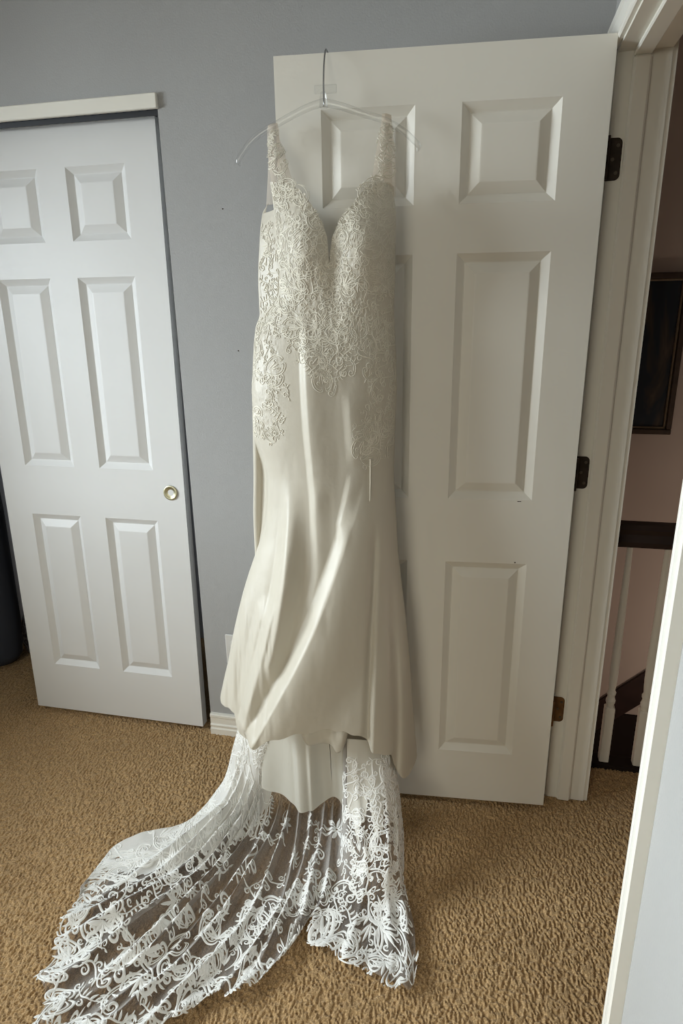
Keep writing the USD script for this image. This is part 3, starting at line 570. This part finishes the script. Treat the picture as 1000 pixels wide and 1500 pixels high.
# back of the gown
sb1 = np.linspace(0, 1, 120)
ab1 = bl(1.6) + (rg(1.6) - 0.012 - bl(1.6)) * sb1
zb_top = np.interp(sb1, [0, 0.07, 0.16, 0.88, 0.96, 1], [1.745, 1.70, 1.565, 1.565, 1.70, 1.74]) + 0.07 * np.exp(-((ab1 + 0.613) / 0.02) ** 2)
zb = zb_top + (0.40 - zb_top) * np.linspace(0, 1, 200)[:, None]
sb = np.broadcast_to(np.linspace(0, 1, 120), zb.shape)
ab = bl(zb) + (rg(zb) - 0.012 - bl(zb)) * sb
db = 0.030 + 0.035 * ss(1 - np.abs(sb - 0.04) / 0.10) * ss((1.75 - zb) / 0.1) + 0.010 * np.sin(sb * 3.14) + 0.004 * np.sin(sb * 40 + zb * 2) * ss((1.3 - zb) / 0.5) + 0.0025 * (meshkit.fbm(np.stack([ab / 0.010, zb / 0.015, ab * 0], -1), 3, 9) - 0.5) * ss((zb - 1.15) / 0.08)
db[:, 0] -= 0.02; db[:, 1] -= 0.009
BACK = L(ab, db, zb)
obj('gown_back', grid_mesh(BACK), 'satin', dress, smooth=True)

# side panels close the gown between its front and back
zs_ = np.linspace(1.715, 0.46, 150)
for side in (0, 1):
    jf = 4 if side == 0 else 4 + NS - 1
    fz = FZ[:, jf]
    fa, fd = np.interp(-zs_, -fz, FA[:, jf]), np.interp(-zs_, -fz, FD[:, jf])
    jb = 3 if side == 0 else 119
    ba, bd = np.interp(-zs_, -zb[:, jb], ab[:, jb]), np.interp(-zs_, -zb[:, jb], db[:, jb])
    k = np.linspace(0, 1, 10)[:, None]
    SP = L(fa + (ba - fa) * k ** 1.2, fd - 0.002 + (bd + 0.002 - fd) * k - 0.022 * np.sin(math.pi * k) * ss((1.22 - zs_) / 0.15), zs_ + 0 * k)
    sp_prim = obj('side_panel', grid_mesh(SP), 'satin', dress, smooth=True)
    if side == 0:
        side_grid, side_prim = SP.transpose(1, 0, 2), sp_prim

# ---- lace motifs: raised ribbons laid on a sheet
class Sheet:
    def __init__(s, P, flip=1):
        s.P, (s.M, s.N) = P, P.shape[:2]
        gi, gj = np.gradient(P, axis=0), np.gradient(P, axis=1)
        n = np.cross(gi, gj); n /= np.linalg.norm(n, axis=2, keepdims=True) + 1e-12
        s.gi, s.gj, s.n = gi, gj, n * flip
    def at(s, i, j, A):
        i, j = np.clip(i, 0, s.M - 1.001), np.clip(j, 0, s.N - 1.001)
        i0, j0 = i.astype(int), j.astype(int); fi, fj = (i - i0)[:, None], (j - j0)[:, None]
        return (A[i0, j0] * (1 - fi) + A[i0 + 1, j0] * fi) * (1 - fj) + (A[i0, j0 + 1] * (1 - fi) + A[i0 + 1, j0 + 1] * fi) * fj
    def ij(s, i, j, ang, xy):
        """grid indices of the local offsets xy (metres) about (i, j), turned by ang; +x goes along the columns' direction, +y against the rows"""
        i, j = np.array([float(i)]), np.array([float(j)])
        gi, gj = s.at(i, j, s.gi)[0], s.at(i, j, s.gj)[0]
        ex = gj / np.linalg.norm(gj); ey = -(gi - ex * (gi @ ex)); ey /= np.linalg.norm(ey)
        c, q_ = math.cos(ang), math.sin(ang)
        x, y = xy[:, 0] * c - xy[:, 1] * q_, xy[:, 0] * q_ + xy[:, 1] * c
        Wd = x[:, None] * ex + y[:, None] * ey
        G = np.array([[gi @ gi, gi @ gj], [gi @ gj, gj @ gj]])
        sol = np.linalg.solve(G, np.stack([Wd @ gi, Wd @ gj]))
        return i + sol[0], j + sol[1]
    def motif(s, strokes, i, j, size, ang, lift=0.0012, over=0.0, mirror=1, fat=1.0, mask=None):
        V, Fc = [], []
        for pts, wd in strokes:
            p = np.asarray(pts, float) * size * np.array([mirror, 1]); wd = np.asarray(wd, float) * size * fat
            t = np.gradient(p, axis=0); t /= np.linalg.norm(t, axis=1, keepdims=True) + 1e-9
            nn = np.stack([-t[:, 1], t[:, 0]], -1)
            rows = []
            for side, hgt in ((-1, 0.0003), (-0.55, lift), (0.55, lift), (1, 0.0003)):
                qq = p + nn * (wd * 0.5 * side)[:, None]
                ii, jj = s.ij(i, j, ang, qq)
                ok = (ii > -over) & (ii < s.M - 1 + over) & (jj > -over) & (jj < s.N - 1 + over)
                if mask is not None:
                    ok &= s.at(ii, jj, mask[..., None])[:, 0] > 0.5
                P = s.at(ii, jj, s.P) + s.at(ii, jj, s.n) * (hgt + 0.0004)
                ei, ej = np.clip(ii - (s.M - 1), 0, None) + np.clip(ii, None, 0), np.clip(jj - (s.N - 1), 0, None) + np.clip(jj, None, 0)
                P = P + ei[:, None] * s.at(ii, jj, s.gi) + ej[:, None] * s.at(ii, jj, s.gj)
                rows.append((P, ok))
            n0 = sum(len(v) for v in V); m = len(p)
            V += [r[0] for r in rows]
            ok = np.logical_and.reduce([r[1] for r in rows])
            for k in range(m - 1):
                if ok[k] and ok[k + 1]:
                    for b in range(3):
                        q0, q1 = n0 + b * m + k, n0 + (b + 1) * m + k
                        Fc += [(q0, q0 + 1, q1 + 1), (q0, q1 + 1, q1)]
        if not Fc:
            return None
        V, Fc = np.vstack(V), np.array(Fc)
        u_, inv = np.unique(Fc, return_inverse=True)
        return trimesh.Trimesh(V[u_], inv.reshape(-1, 3), process=False)
def curl(x, y, r, a0, turns, w, sgn=1, n=26, r1=0.18):
    t = np.linspace(0, 1, n); ra = r * (1 - (1 - r1) * t ** 0.8); an = a0 + sgn * turns * 2 * math.pi * t
    p = np.stack([x + ra * np.cos(an), y + ra * np.sin(an)], -1)
    return p, w * (0.35 + 0.65 * np.sin(np.clip(t * 1.15 + 0.1, 0, 1) * math.pi))
def leaf(x, y, ang, ln, w, bend=0.25, n=9):
    t = np.linspace(0, 1, n)
    bx, by = ln * t, bend * ln * t * t
    c, s_ = math.cos(ang), math.sin(ang)
    return np.stack([x + bx * c - by * s_, y + bx * s_ + by * c], -1), w * np.sin(np.clip(t * 0.93 + 0.05, 0, 1) * math.pi) ** 0.8
def arc(pts, w, n=22, taper=True):
    p = np.asarray(pts, float); f = CubicSpline(np.linspace(0, 1, len(p)), p)
    t = np.linspace(0, 1, n)
    return f(t), w * (0.35 + 0.65 * np.sin(math.pi * (0.1 + 0.8 * t)) if taper else np.ones(n))
def m_flower(R, k=8):
    o = R.random() * 6
    out = []
    for i in range(k):
        an = o + i * 2 * math.pi / k
        out.append(leaf(0.05 * math.cos(an), 0.05 * math.sin(an), an, 0.34 + 0.06 * (i % 2), 0.085, 0.15))
    st = o + 1.2
    out.append(arc([(0.3 * math.cos(st), 0.3 * math.sin(st)), (0.5 * math.cos(st + .4), 0.5 * math.sin(st + .4)), (0.62 * math.cos(st + .9), 0.62 * math.sin(st + .9))], 0.035))
    return out + [curl(0, 0, 0.06, 0, 1.0, 0.05, r1=0.9, n=12)]
def m_spray(R):
    st = arc([(-0.5, -0.25), (-0.2, -0.02), (0.12, 0.02), (0.45, 0.22)], 0.045)
    out = [st, curl(-0.47, -0.10, 0.15, -1.5, 1.2, 0.06, -1), curl(0.42, 0.08, 0.15, 1.5, 1.2, 0.06, -1), curl(0.0, -0.20, 0.11, 1.5, 1.1, 0.05)]
    for x, y, a in ((-0.36, -0.13, 2.2), (-0.24, -0.05, 1.9), (-0.10, 0, 1.6), (0.04, 0.02, 1.4), (0.18, 0.06, 1.2), (0.30, 0.12, 1.0), (-0.28, -0.08, -1.2), (0.16, 0.05, -0.9), (0.28, 0.10, -0.6)):
        out.append(leaf(x, y, a, 0.17 + 0.08 * R.random(), 0.062, 0.4 * (1 if a > 0 else -1)))
    return out
def m_scroll(R):
    out = []
    for g, w in ((1.0, 0.05), (0.80, 0.038)):
        out.append(arc([(-0.55 * g, 0.0), (-0.35 * g, 0.3 * g), (0.0, 0.38 * g), (0.3 * g, 0.2 * g), (0.42 * g, -0.1)], w))
    out += [curl(-0.40, 0.0, 0.15, 3.14, 1.35, 0.06), curl(0.25, -0.1, 0.17, 0.0, 1.35, 0.06, -1)]
    out += [leaf(-0.2 + 0.11 * k, 0.34 - 0.02 * k * k, 2.1 - 0.42 * k, 0.22, 0.055, -0.4) for k in range(5)]
    out += [leaf(-0.15, 0.26, -1.4, 0.28, 0.055, 0.4), leaf(0.05, 0.28, -1.1, 0.26, 0.055, 0.4), curl(0.0, -0.02, 0.09, 0.5, 1.1, 0.045)]
    return out
def m_tulip(R):
    out = []
    for s_ in (-1, 1):
        for k, w in ((1.0, 0.048), (0.80, 0.036)):
            out.append(arc([(s_ * 0.03, -0.5), (s_ * 0.33 * k, -0.25), (s_ * 0.40 * k, 0.12), (s_ * 0.20 * k, 0.40 * k), (s_ * 0.06, 0.30 * k)], w))
        out.append(curl(s_ * 0.34, -0.42, 0.13, 1.57 - s_ * 1.57, 1.3, 0.05, s_))
        out.append(leaf(s_ * 0.02, -0.3, 1.57 - s_ * 0.45, 0.34, 0.055, 0.2 * s_))
        out.append(curl(s_ * 0.16, 0.05, 0.09, 1.57, 1.1, 0.04, -s_))
    out.append(leaf(0, -0.35, 1.57, 0.50, 0.06, 0.0))
    return out
def m_fan(R):
    out = [leaf(0, -0.22, 1.57 + a, 0.50 - 0.12 * abs(a), 0.075, 0.45 * np.sign(a)) for a in (-0.9, -0.42, 0, 0.42, 0.9)]
    for s_ in (-1, 1):
        out.append(arc([(s_ * 0.02, -0.28), (s_ * 0.30, -0.36), (s_ * 0.52, -0.12), (s_ * 0.44, 0.14), (s_ * 0.28, 0.10)], 0.065))
        out.append(arc([(s_ * 0.06, -0.22), (s_ * 0.28, -0.26), (s_ * 0.42, -0.10), (s_ * 0.37, 0.06)], 0.045))
        out.append(curl(s_ * 0.26, -0.02, 0.12, 1.57 - s_ * 1.2, 1.2, 0.055, s_))
    return out
def m_twist(R):
    out = [arc([(-0.5, -0.1), (-0.25, 0.18), (0.0, 0.0), (0.25, -0.18), (0.5, 0.1)], 0.05)]
    out += [curl(-0.36, -0.08, 0.15, 2.6, 1.4, 0.05, -1), curl(0.36, 0.08, 0.15, -0.5, 1.4, 0.05, -1), curl(-0.08, 0.22, 0.12, 3.6, 1.2, 0.045, -1), curl(0.08, -0.22, 0.12, 0.5, 1.2, 0.045, -1)]
    out += [leaf(-0.26, 0.18, 1.2, 0.2, 0.055, 0.4), leaf(0.26, -0.18, -1.9, 0.2, 0.055, 0.4), leaf(0.5, 0.1, 0.4, 0.18, 0.055, 0.3), leaf(-0.5, -0.1, 3.5, 0.18, 0.055, 0.3)]
    return out
MOT = [m_twist, m_spray, m_scroll, m_tulip, m_fan]
zl = np.linspace(1.82, 1.06, 200)[:, None]
Sl = np.broadcast_to(np.linspace(0.004, 0.996, 220), (200, 220))
LA = np.where(Sl < 0.5, lf(zl) + (AV - lf(zl)) * 2 * Sl, AV + (rg(zl) - AV) * (2 * Sl - 1)); LZ = zl + 0 * LA
LD = front_depth(LA, LZ, (LA - lf(LZ)) / (rg(LZ) - lf(LZ)))
front_sheet = Sheet(L(LA, LD, LZ))
l_top = np.interp(Sl[0], scol, ztop)
in_cloth, near_edge, strap_edge = ((LZ < l_top + k).astype(float) for k in (-0.001, 0.006, 0.022))
if front_sheet.n[100, 110][1] > 0:
    front_sheet.n *= -1
R = np.random.default_rng(5)
placed = []
def lace_front(count, lo, hi, size, test, gap, mat='lace_ivory', tries=6000, parent=None):
    got = 0
    for _ in range(tries):
        if got >= count:
            break
        i, j = int(R.integers(0, 200)), int(R.integers(2, 218))
        a, z = LA[i, j], LZ[i, j]
        if not (lo < z < hi) or z > l_top[j] - 0.004 or not test(a, z):
            continue
        if any((a - p[0]) ** 2 + (z - p[1]) ** 2 < gap ** 2 for p in placed):
            continue
        placed.append((a, z))
        f = MOT[int(R.integers(0, 5))]
        m = front_sheet.motif(f(R), i, j, size * (0.8 + 0.4 * R.random()), R.random() * 6.28, 0.0009, 0.0, 1 if R.random() < 0.5 else -1, 0.9, in_cloth)
        if m is not None:
            obj('lace_motif', m, mat, parent or (bodice if z > 1.45 else skirt), smooth=50)
            got += 1
lace_front(140, 1.43, 1.78, 0.052, lambda a, z: True, 0.0215)
lace_front(34, 1.27, 1.45, 0.050, lambda a, z: z > 1.30 + abs(a + 0.625) * 1.4, 0.022)
lace_front(36, 1.13, 1.50, 0.052, lambda a, z: a > -0.535 + 0.02 * math.sin(z * 30), 0.023)
lace_front(12, 1.18, 1.50, 0.05, lambda a, z: a < -0.740, 0.024)
for su in list(np.linspace(0.03, 0.26, 5)) + list(np.linspace(0.76, 0.96, 5)) + [0.36, 0.42, 0.58, 0.66]:
    edge_strap = su < 0.28 or su > 0.74
    j = su * 219
    i = float(np.interp(-(np.interp(su, scol, ztop) - 0.010), -zl[:, 0], np.arange(200)))
    m = front_sheet.motif(MOT[int(R.integers(0, 5))](R), i, j, 0.05 if edge_strap else 0.036, R.random() * 6.28, 0.0013, 0.0, 1, 1.0, strap_edge if edge_strap else near_edge)
    if m is not None:
        obj('lace_motif', m, 'lace_ivory', bodice, smooth=50)
side_sheet = Sheet(side_grid)
if side_sheet.n[60, 5][0] > 0:
    side_sheet.n *= -1
for k, z0 in enumerate(np.arange(1.20, 1.70, 0.021)):
    ii = float(np.interp(-z0, -zs_, np.arange(150)))
    m = side_sheet.motif(MOT[int(R.integers(0, 5))](R), ii, 3.0 + 3.5 * (k % 2), 0.05, R.random() * 6.28, 0.0012)
    if m is not None:
        obj('lace_motif', m, 'lace_ivory', side_prim, smooth=50)
# fine thread end below the right hip lace
i5 = [(-0.5215, 1.14), (-0.5213, 1.09), (-0.521, 1.035)]
pts5 = np.array([L(a, float(front_depth(np.array([a]), np.array([z]), np.array([(a - lf(z)) / (rg(z) - lf(z))]))[0]) + 0.002, z) for a, z in i5])
obj('lace_tail', tube(CubicSpline([0, .5, 1], pts5)(np.linspace(0, 1, 12)), np.linspace(0.003, 0.001, 12), 8), 'lace_ivory', skirt, smooth=True)

# ---- straps: sheer net with lace, over the hanger arms
def strap(data, back_to, side):
    rows = [((a0 - 0.004 * k / 4, z0 - (0.022 if k == 0 else 0)), (a1 + 0.004 * k / 4, z1 - (0.022 if k == 0 else 0)), d - (0.028 if k == 0 else 0.004)) for k, ((a0, z0), (a1, z1), d) in enumerate(data)]
    (a0, z0), (a1, z1), d = rows[-1]
    rows += [((a0 + 0.001, z0 + 0.016), (a1 - 0.001, z1 + 0.016), 0.049), ((a0, z0), (a1, z1), 0.036)]
    rows += [((a0 + (back_to[0] - a0) * t, z0 + (back_to[2] - z0) * t), (a1 + (back_to[1] - a1) * t, z1 + (back_to[2] - z1) * t), 0.030 + 0.004 * t) for t in (0.5, 1.0)]
    E0, E1 = np.array([L(r[0][0], r[2] - (0.012 if side < 0 else 0), r[0][1]) for r in rows]), np.array([L(r[1][0], r[2] - (0.012 if side > 0 else 0), r[1][1]) for r in rows])
    ks = np.linspace(0, 1, len(rows)); tt = np.linspace(0, 1, 70)
    e0, e1 = PchipInterpolator(ks, E0)(tt), PchipInterpolator(ks, E1)(tt)
    w_ = np.linspace(0, 1, 13)[None, :, None]
    P = e0[:, None] * (1 - w_) + e1[:, None] * w_
    P[:, :, 1] -= 0.006 * np.sin(np.linspace(0, math.pi, 13))[None, :]
    o = obj('strap', grid_mesh(P), 'tulle_strap', dress, smooth=True)
    sh = Sheet(P[:36])
    if sh.n[5, 6][1] > 0:
        sh.n *= -1
    for k in range(8):
        i = 5 + 3.6 * k
        wd = np.linalg.norm(P[int(i), -1] - P[int(i), 0])
        m = sh.motif(MOT[(k * 2 + (side > 0)) % 5](R), i, 6 + 2.2 * math.sin(k * 2.1), 0.020 + 0.45 * wd, R.random() * 6.28, 0.0014, 1.2)
        if m is not None:
            obj('lace_motif', m, 'lace_ivory', o, smooth=50)
strap(STRAP_L, (-0.785, -0.750, 1.735), -1)
strap(STRAP_R, (-0.512, -0.480, 1.728), 1)

# ---- lining and the drooping satin fold under the front hem
ls, lz, ld = (np.array([p[k] for p in LINING_HEM]) for k in range(3))
na, nz = 150, 70
ah = np.linspace(ls[0], ls[-1], na)
zh, dh = PchipInterpolator(ls, lz)(ah), PchipInterpolator(ls, ld)(ah)
tv = np.linspace(0, 1, nz)[:, None]
ZL = 0.47 + (zh - 0.47) * tv
AL = ah + 0.0 * tv + (0.012 * (1 - tv)) * np.sign(-0.63 - ah)
DL = dh - 0.02 * (1 - tv) + 0.012 * np.sin(ah * 42) * tv
for a0, A_, w_, t_ in ((-0.742, 0.014, 0.020, 0.06), (-0.615, 0.016, 0.020, 0.05), (-0.70, 0.010, 0.014, 0.03), (-0.53, 0.014, 0.02, 0.05)):
    x = AL - (a0 + 0.03 * (0.3 - ZL))
    DL = DL + A_ * ss(x / w_) * (1 - ss((x - w_) / t_)) * ss((0.42 - ZL) / 0.12)
obj('lining', grid_mesh(L(AL, DL, ZL)), 'lining_satin', dress, smooth=True, label='plain lining showing below the front hem')
pa, pz, pd = (np.array([p[k] for p in POUCH]) for k in range(3))
ap = np.linspace(pa[0], pa[-1], 60); zp, dp_ = PchipInterpolator(pa, pz)(ap), PchipInterpolator(pa, pd)(ap)
tv = np.linspace(0, 1, 24)[:, None]
ZP = 0.475 + (zp - 0.475) * tv ** 0.8
DP = dp_ - 0.035 + 0.028 * np.sin(tv * math.pi * 0.75) + 0.010 * np.sin((ap - pa[0]) * 75) * tv - 0.02 * ss((tv - 0.9) / 0.1)
obj('hem_fold', grid_mesh(L(ap + 0 * tv, DP, ZP)), 'satin', dress, smooth=True)

# ---- the train
TR = np.array(TRAIN)                                     # columns x points x (a, d, z)
KU, KV = TR.shape[:2]
NU, NV = 360, 240
us, vs = np.linspace(0, 1, NU), np.linspace(0, 1, NV)
seg = np.linalg.norm(np.diff(TR, axis=1), axis=2).mean(0); kv = np.concatenate([[0], np.cumsum(seg)]); kv /= kv[-1]
seg = np.linalg.norm(np.diff(TR[:, 2:], axis=0), axis=2).mean(1); ku = np.concatenate([[0], np.cumsum(seg)]); ku /= ku[-1]
colsV = PchipInterpolator(kv, TR, axis=1)(vs)            # KU x NV x 3
T = PchipInterpolator(ku, colsV, axis=0)(us).transpose(1, 0, 2)   # NV x NU x 3
U, Vv = np.meshgrid(us, vs)
kuf = lambda c: float(np.interp(c, np.arange(KU), ku))
ridges = [(0.55, 0.9, 0.020), (1.05, 1.2, 0.030), (1.55, 1.5, 0.026), (2.0, 2.15, 0.034), (2.45, 2.6, 0.026), (2.95, 2.9, 0.034), (3.4, 3.45, 0.022), (3.85, 3.7, 0.028), (4.45, 4.3, 0.024), (5.0, 5.2, 0.016), (5.6, 5.5, 0.018), (6.2, 6.1, 0.018), (6.7, 6.75, 0.015), (8.5, 8.4, 0.012), (9.4, 9.6, 0.012), (10.3, 10.2, 0.010)]
Z = T[..., 2].copy()
for k, (c0, c1, A_) in enumerate(ridges):
    u0, u1 = kuf(c0), kuf(c1)
    uc = u0 + (u1 - u0) * Vv + 0.006 * np.sin(Vv * 9 + k * 1.7)
    wdt = 0.006 + 0.006 * Vv
    x = (U - uc) / wdt
    Z = Z + 1.4 * A_ * ss(Vv / 0.3) * (1 - 0.55 * ss((Vv - 0.75) / 0.25)) * np.exp(-np.abs(x) ** 1.6) * (0.7 + 0.3 * np.sin(Vv * 14 + k))
Z = Z + 0.010 * (meshkit.fbm(np.stack([T[..., 0] / 0.05, T[..., 1] / 0.07, 0 * U], -1), 3, 21)) * ss(Vv / 0.3)
Z = Z + 0.012 * ss((Vv - 0.9) / 0.1) * np.abs(np.sin(U * 60)) 
Z = np.maximum(Z, 0.006)
sc_ = (0.014 * np.abs(np.sin(U * 46)) + 0.028 * np.clip(np.sin(U * 33 + 0.6), 0, 1) ** 3) * ss((Vv - 0.82) / 0.18)
gv = np.gradient(T, axis=0)[..., :2]; gv /= np.linalg.norm(gv, axis=2, keepdims=True) + 1e-9
TA, TD = T[..., 0] + gv[..., 0] * sc_, T[..., 1] + gv[..., 1] * sc_
TP = L(TA, TD, Z)
train = obj('train', grid_mesh(TP), 'tulle', dress, smooth=True, label='sheer net train embroidered with white lace scrolls')
tsheet = Sheet(TP)
if tsheet.n[NV // 2 + 40, NU // 2][2] < 0:
    tsheet.n *= -1
# dense white lace layers: left border and right panel
def layer(u0, u1, vmax, off, name, mat):
    j0, j1 = int(u0 * (NU - 1)), int(u1 * (NU - 1))
    cols = []
    for j in range(j0, j1 + 1):
        vm = vmax(us[j]); f = np.linspace(0, vm * (NV - 1), 120)
        cols.append(tsheet.at(f, np.full(120, float(j)), TP) - tsheet.at(f, np.full(120, float(j)), tsheet.n) * off)
    return obj(name, grid_mesh(np.array(cols).transpose(1, 0, 2)), mat, dress, smooth=True)
uR = kuf(8)
layer(0.0, kuf(3.4), lambda u: float(np.interp(u, [0, kuf(0.6), kuf(1.2), kuf(2), kuf(3.4)], [0.93, 0.86, 0.66, 0.48, 0.30])) + 0.05 * (math.sin(u * 130) + 0.6 * math.sin(u * 310 + 1)), -0.0008, 'lace_border', 'tulle_dense')
layer(uR + 0.002, 1.0, lambda u: 0.36 + 0.06 * (math.sin(u * 120) + 0.6 * math.sin(u * 290)), -0.0008, 'lining_panel', 'panel_satin')
tplaced = []
def lace_train(count, test, size, gap, mots, mat='lace_white', tries=9000, ang=None, over=0.0):
    got = 0
    for _ in range(tries):
        if got >= count:
            break
        u, v = R.random(), R.random()
        if not test(u, v):
            continue
        i, j = v * (NV - 1), u * (NU - 1)
        p = TP[int(i), int(j)]
        if any(np.sum((p - q_) ** 2) < gap ** 2 for q_ in tplaced):
            continue
        tplaced.append(p)
        m = tsheet.motif(mots[int(R.integers(0, len(mots)))](R), i, j, size * (0.8 + 0.45 * R.random()), (R.random() * 6.28 if ang is None else ang + 0.5 * (R.random() - 0.5)), 0.0018, over, 1 if R.random() < 0.5 else -1, 1.30)
        if m is not None:
            obj('lace_motif', m, mat, train, smooth=50); got += 1
# hem border: fans and scrolls side by side along the edge
hemlen = np.concatenate([[0], np.cumsum(np.linalg.norm(np.diff(TP[-1], axis=0), axis=1))])
for k, sd in enumerate(np.arange(0.02, hemlen[-1], 0.048)):
    j = float(np.interp(sd, hemlen, np.arange(NU)))
    m = tsheet.motif((m_fan, m_scroll, m_twist)[k % 3](R), NV - 8.0, j, 0.086, 3.14 + 0.3 * (R.random() - 0.5), 0.002, 6.0, 1 if k % 4 < 2 else -1, 1.30)
    if m is not None:
        obj('lace_motif', m, 'lace_white', train, smooth=50); tplaced.append(TP[NV - 8, int(j)])
lace_train(3, lambda u, v: u > kuf(8.6) and 0.80 < v < 0.92, 0.11, 0.06, [m_tulip], ang=3.14)
lace_train(84, lambda u, v: v > 0.62 and u < uR, 0.078, 0.031, [m_scroll, m_spray, m_fan, m_twist, m_tulip])
lace_train(52, lambda u, v: 0.28 < v < 0.72 and kuf(1.0) < u < kuf(7.8), 0.082, 0.060, [m_spray, m_twist, m_scroll, m_twist, m_flower])
lace_train(46, lambda u, v: v < 0.66 and u < kuf(2.8), 0.066, 0.030, [m_spray, m_scroll, m_twist, m_fan])
lace_train(14, lambda u, v: v > 0.72 and u > uR, 0.070, 0.052, [m_flower, m_spray, m_twist])
lace_train(50, lambda u, v: 0.12 < v < 0.75 and u > uR, 0.064, 0.030, [m_scroll, m_spray, m_tulip, m_fan, m_twist])

# ------------------------------------------------------------------ clear hanger over the top of the door
hang = thing('clothes_hanger', base, TH, label='clear plastic hanger with a metal hook over the top edge of the white door', cat='hanger')
def arm(data):
    p = np.array([L(a, 0.05, z) for a, z in data]); k = np.concatenate([[0], np.cumsum(np.linalg.norm(np.diff(p, axis=0), axis=1))]); k /= k[-1]
    c = PchipInterpolator(k, p)(np.linspace(0, 1, 60))
    m = tube(c, np.concatenate([np.linspace(0.0085, 0.0065, 56), [0.006, 0.005, 0.0035, 0.0015]]), 14)
    ctr = np.repeat(c, 14, 0)
    v = m.vertices.copy(); v[:60 * 14, 1] = ctr[:, 1] + (v[:60 * 14, 1] - ctr[:, 1]) * 0.6
    m.vertices = v
    return m
obj('shoulder_arm', arm(HANGER_L), 'clear_plastic', hang, smooth=True)
obj('shoulder_arm', arm(HANGER_R), 'clear_plastic', hang, smooth=True)
obj('neck', tube([L(-0.635, 0.05, 1.928), L(-0.635, 0.05, 1.945), L(-0.635, 0.05, 1.958)], [0.010, 0.009, 0.006], 16), 'clear_plastic', hang, smooth=50)
hk = [(0.05, 1.935), (0.050, 1.97), (0.044, 2.00), (0.030, 2.03), (0.012, 2.050), (0.002, 2.0555), (-0.018, 2.0575), (-0.038, 2.0535), (-0.043, 2.035), (-0.043, 2.015)]
hp = np.array([L(-0.6345, d, z) for d, z in hk])
obj('hook', tube(PchipInterpolator(np.arange(len(hp)), hp)(np.linspace(0, len(hp) - 1, 60)), 0.0019, 10), 'hook_metal', hang, smooth=True)
obj('size_tag', bevel_box(-0.655 - A0, -0.605 - A0, D0 - 0.0535, D0 - 0.0475, 1.955, 1.972, 0.0012), 'clear_plastic', hang)
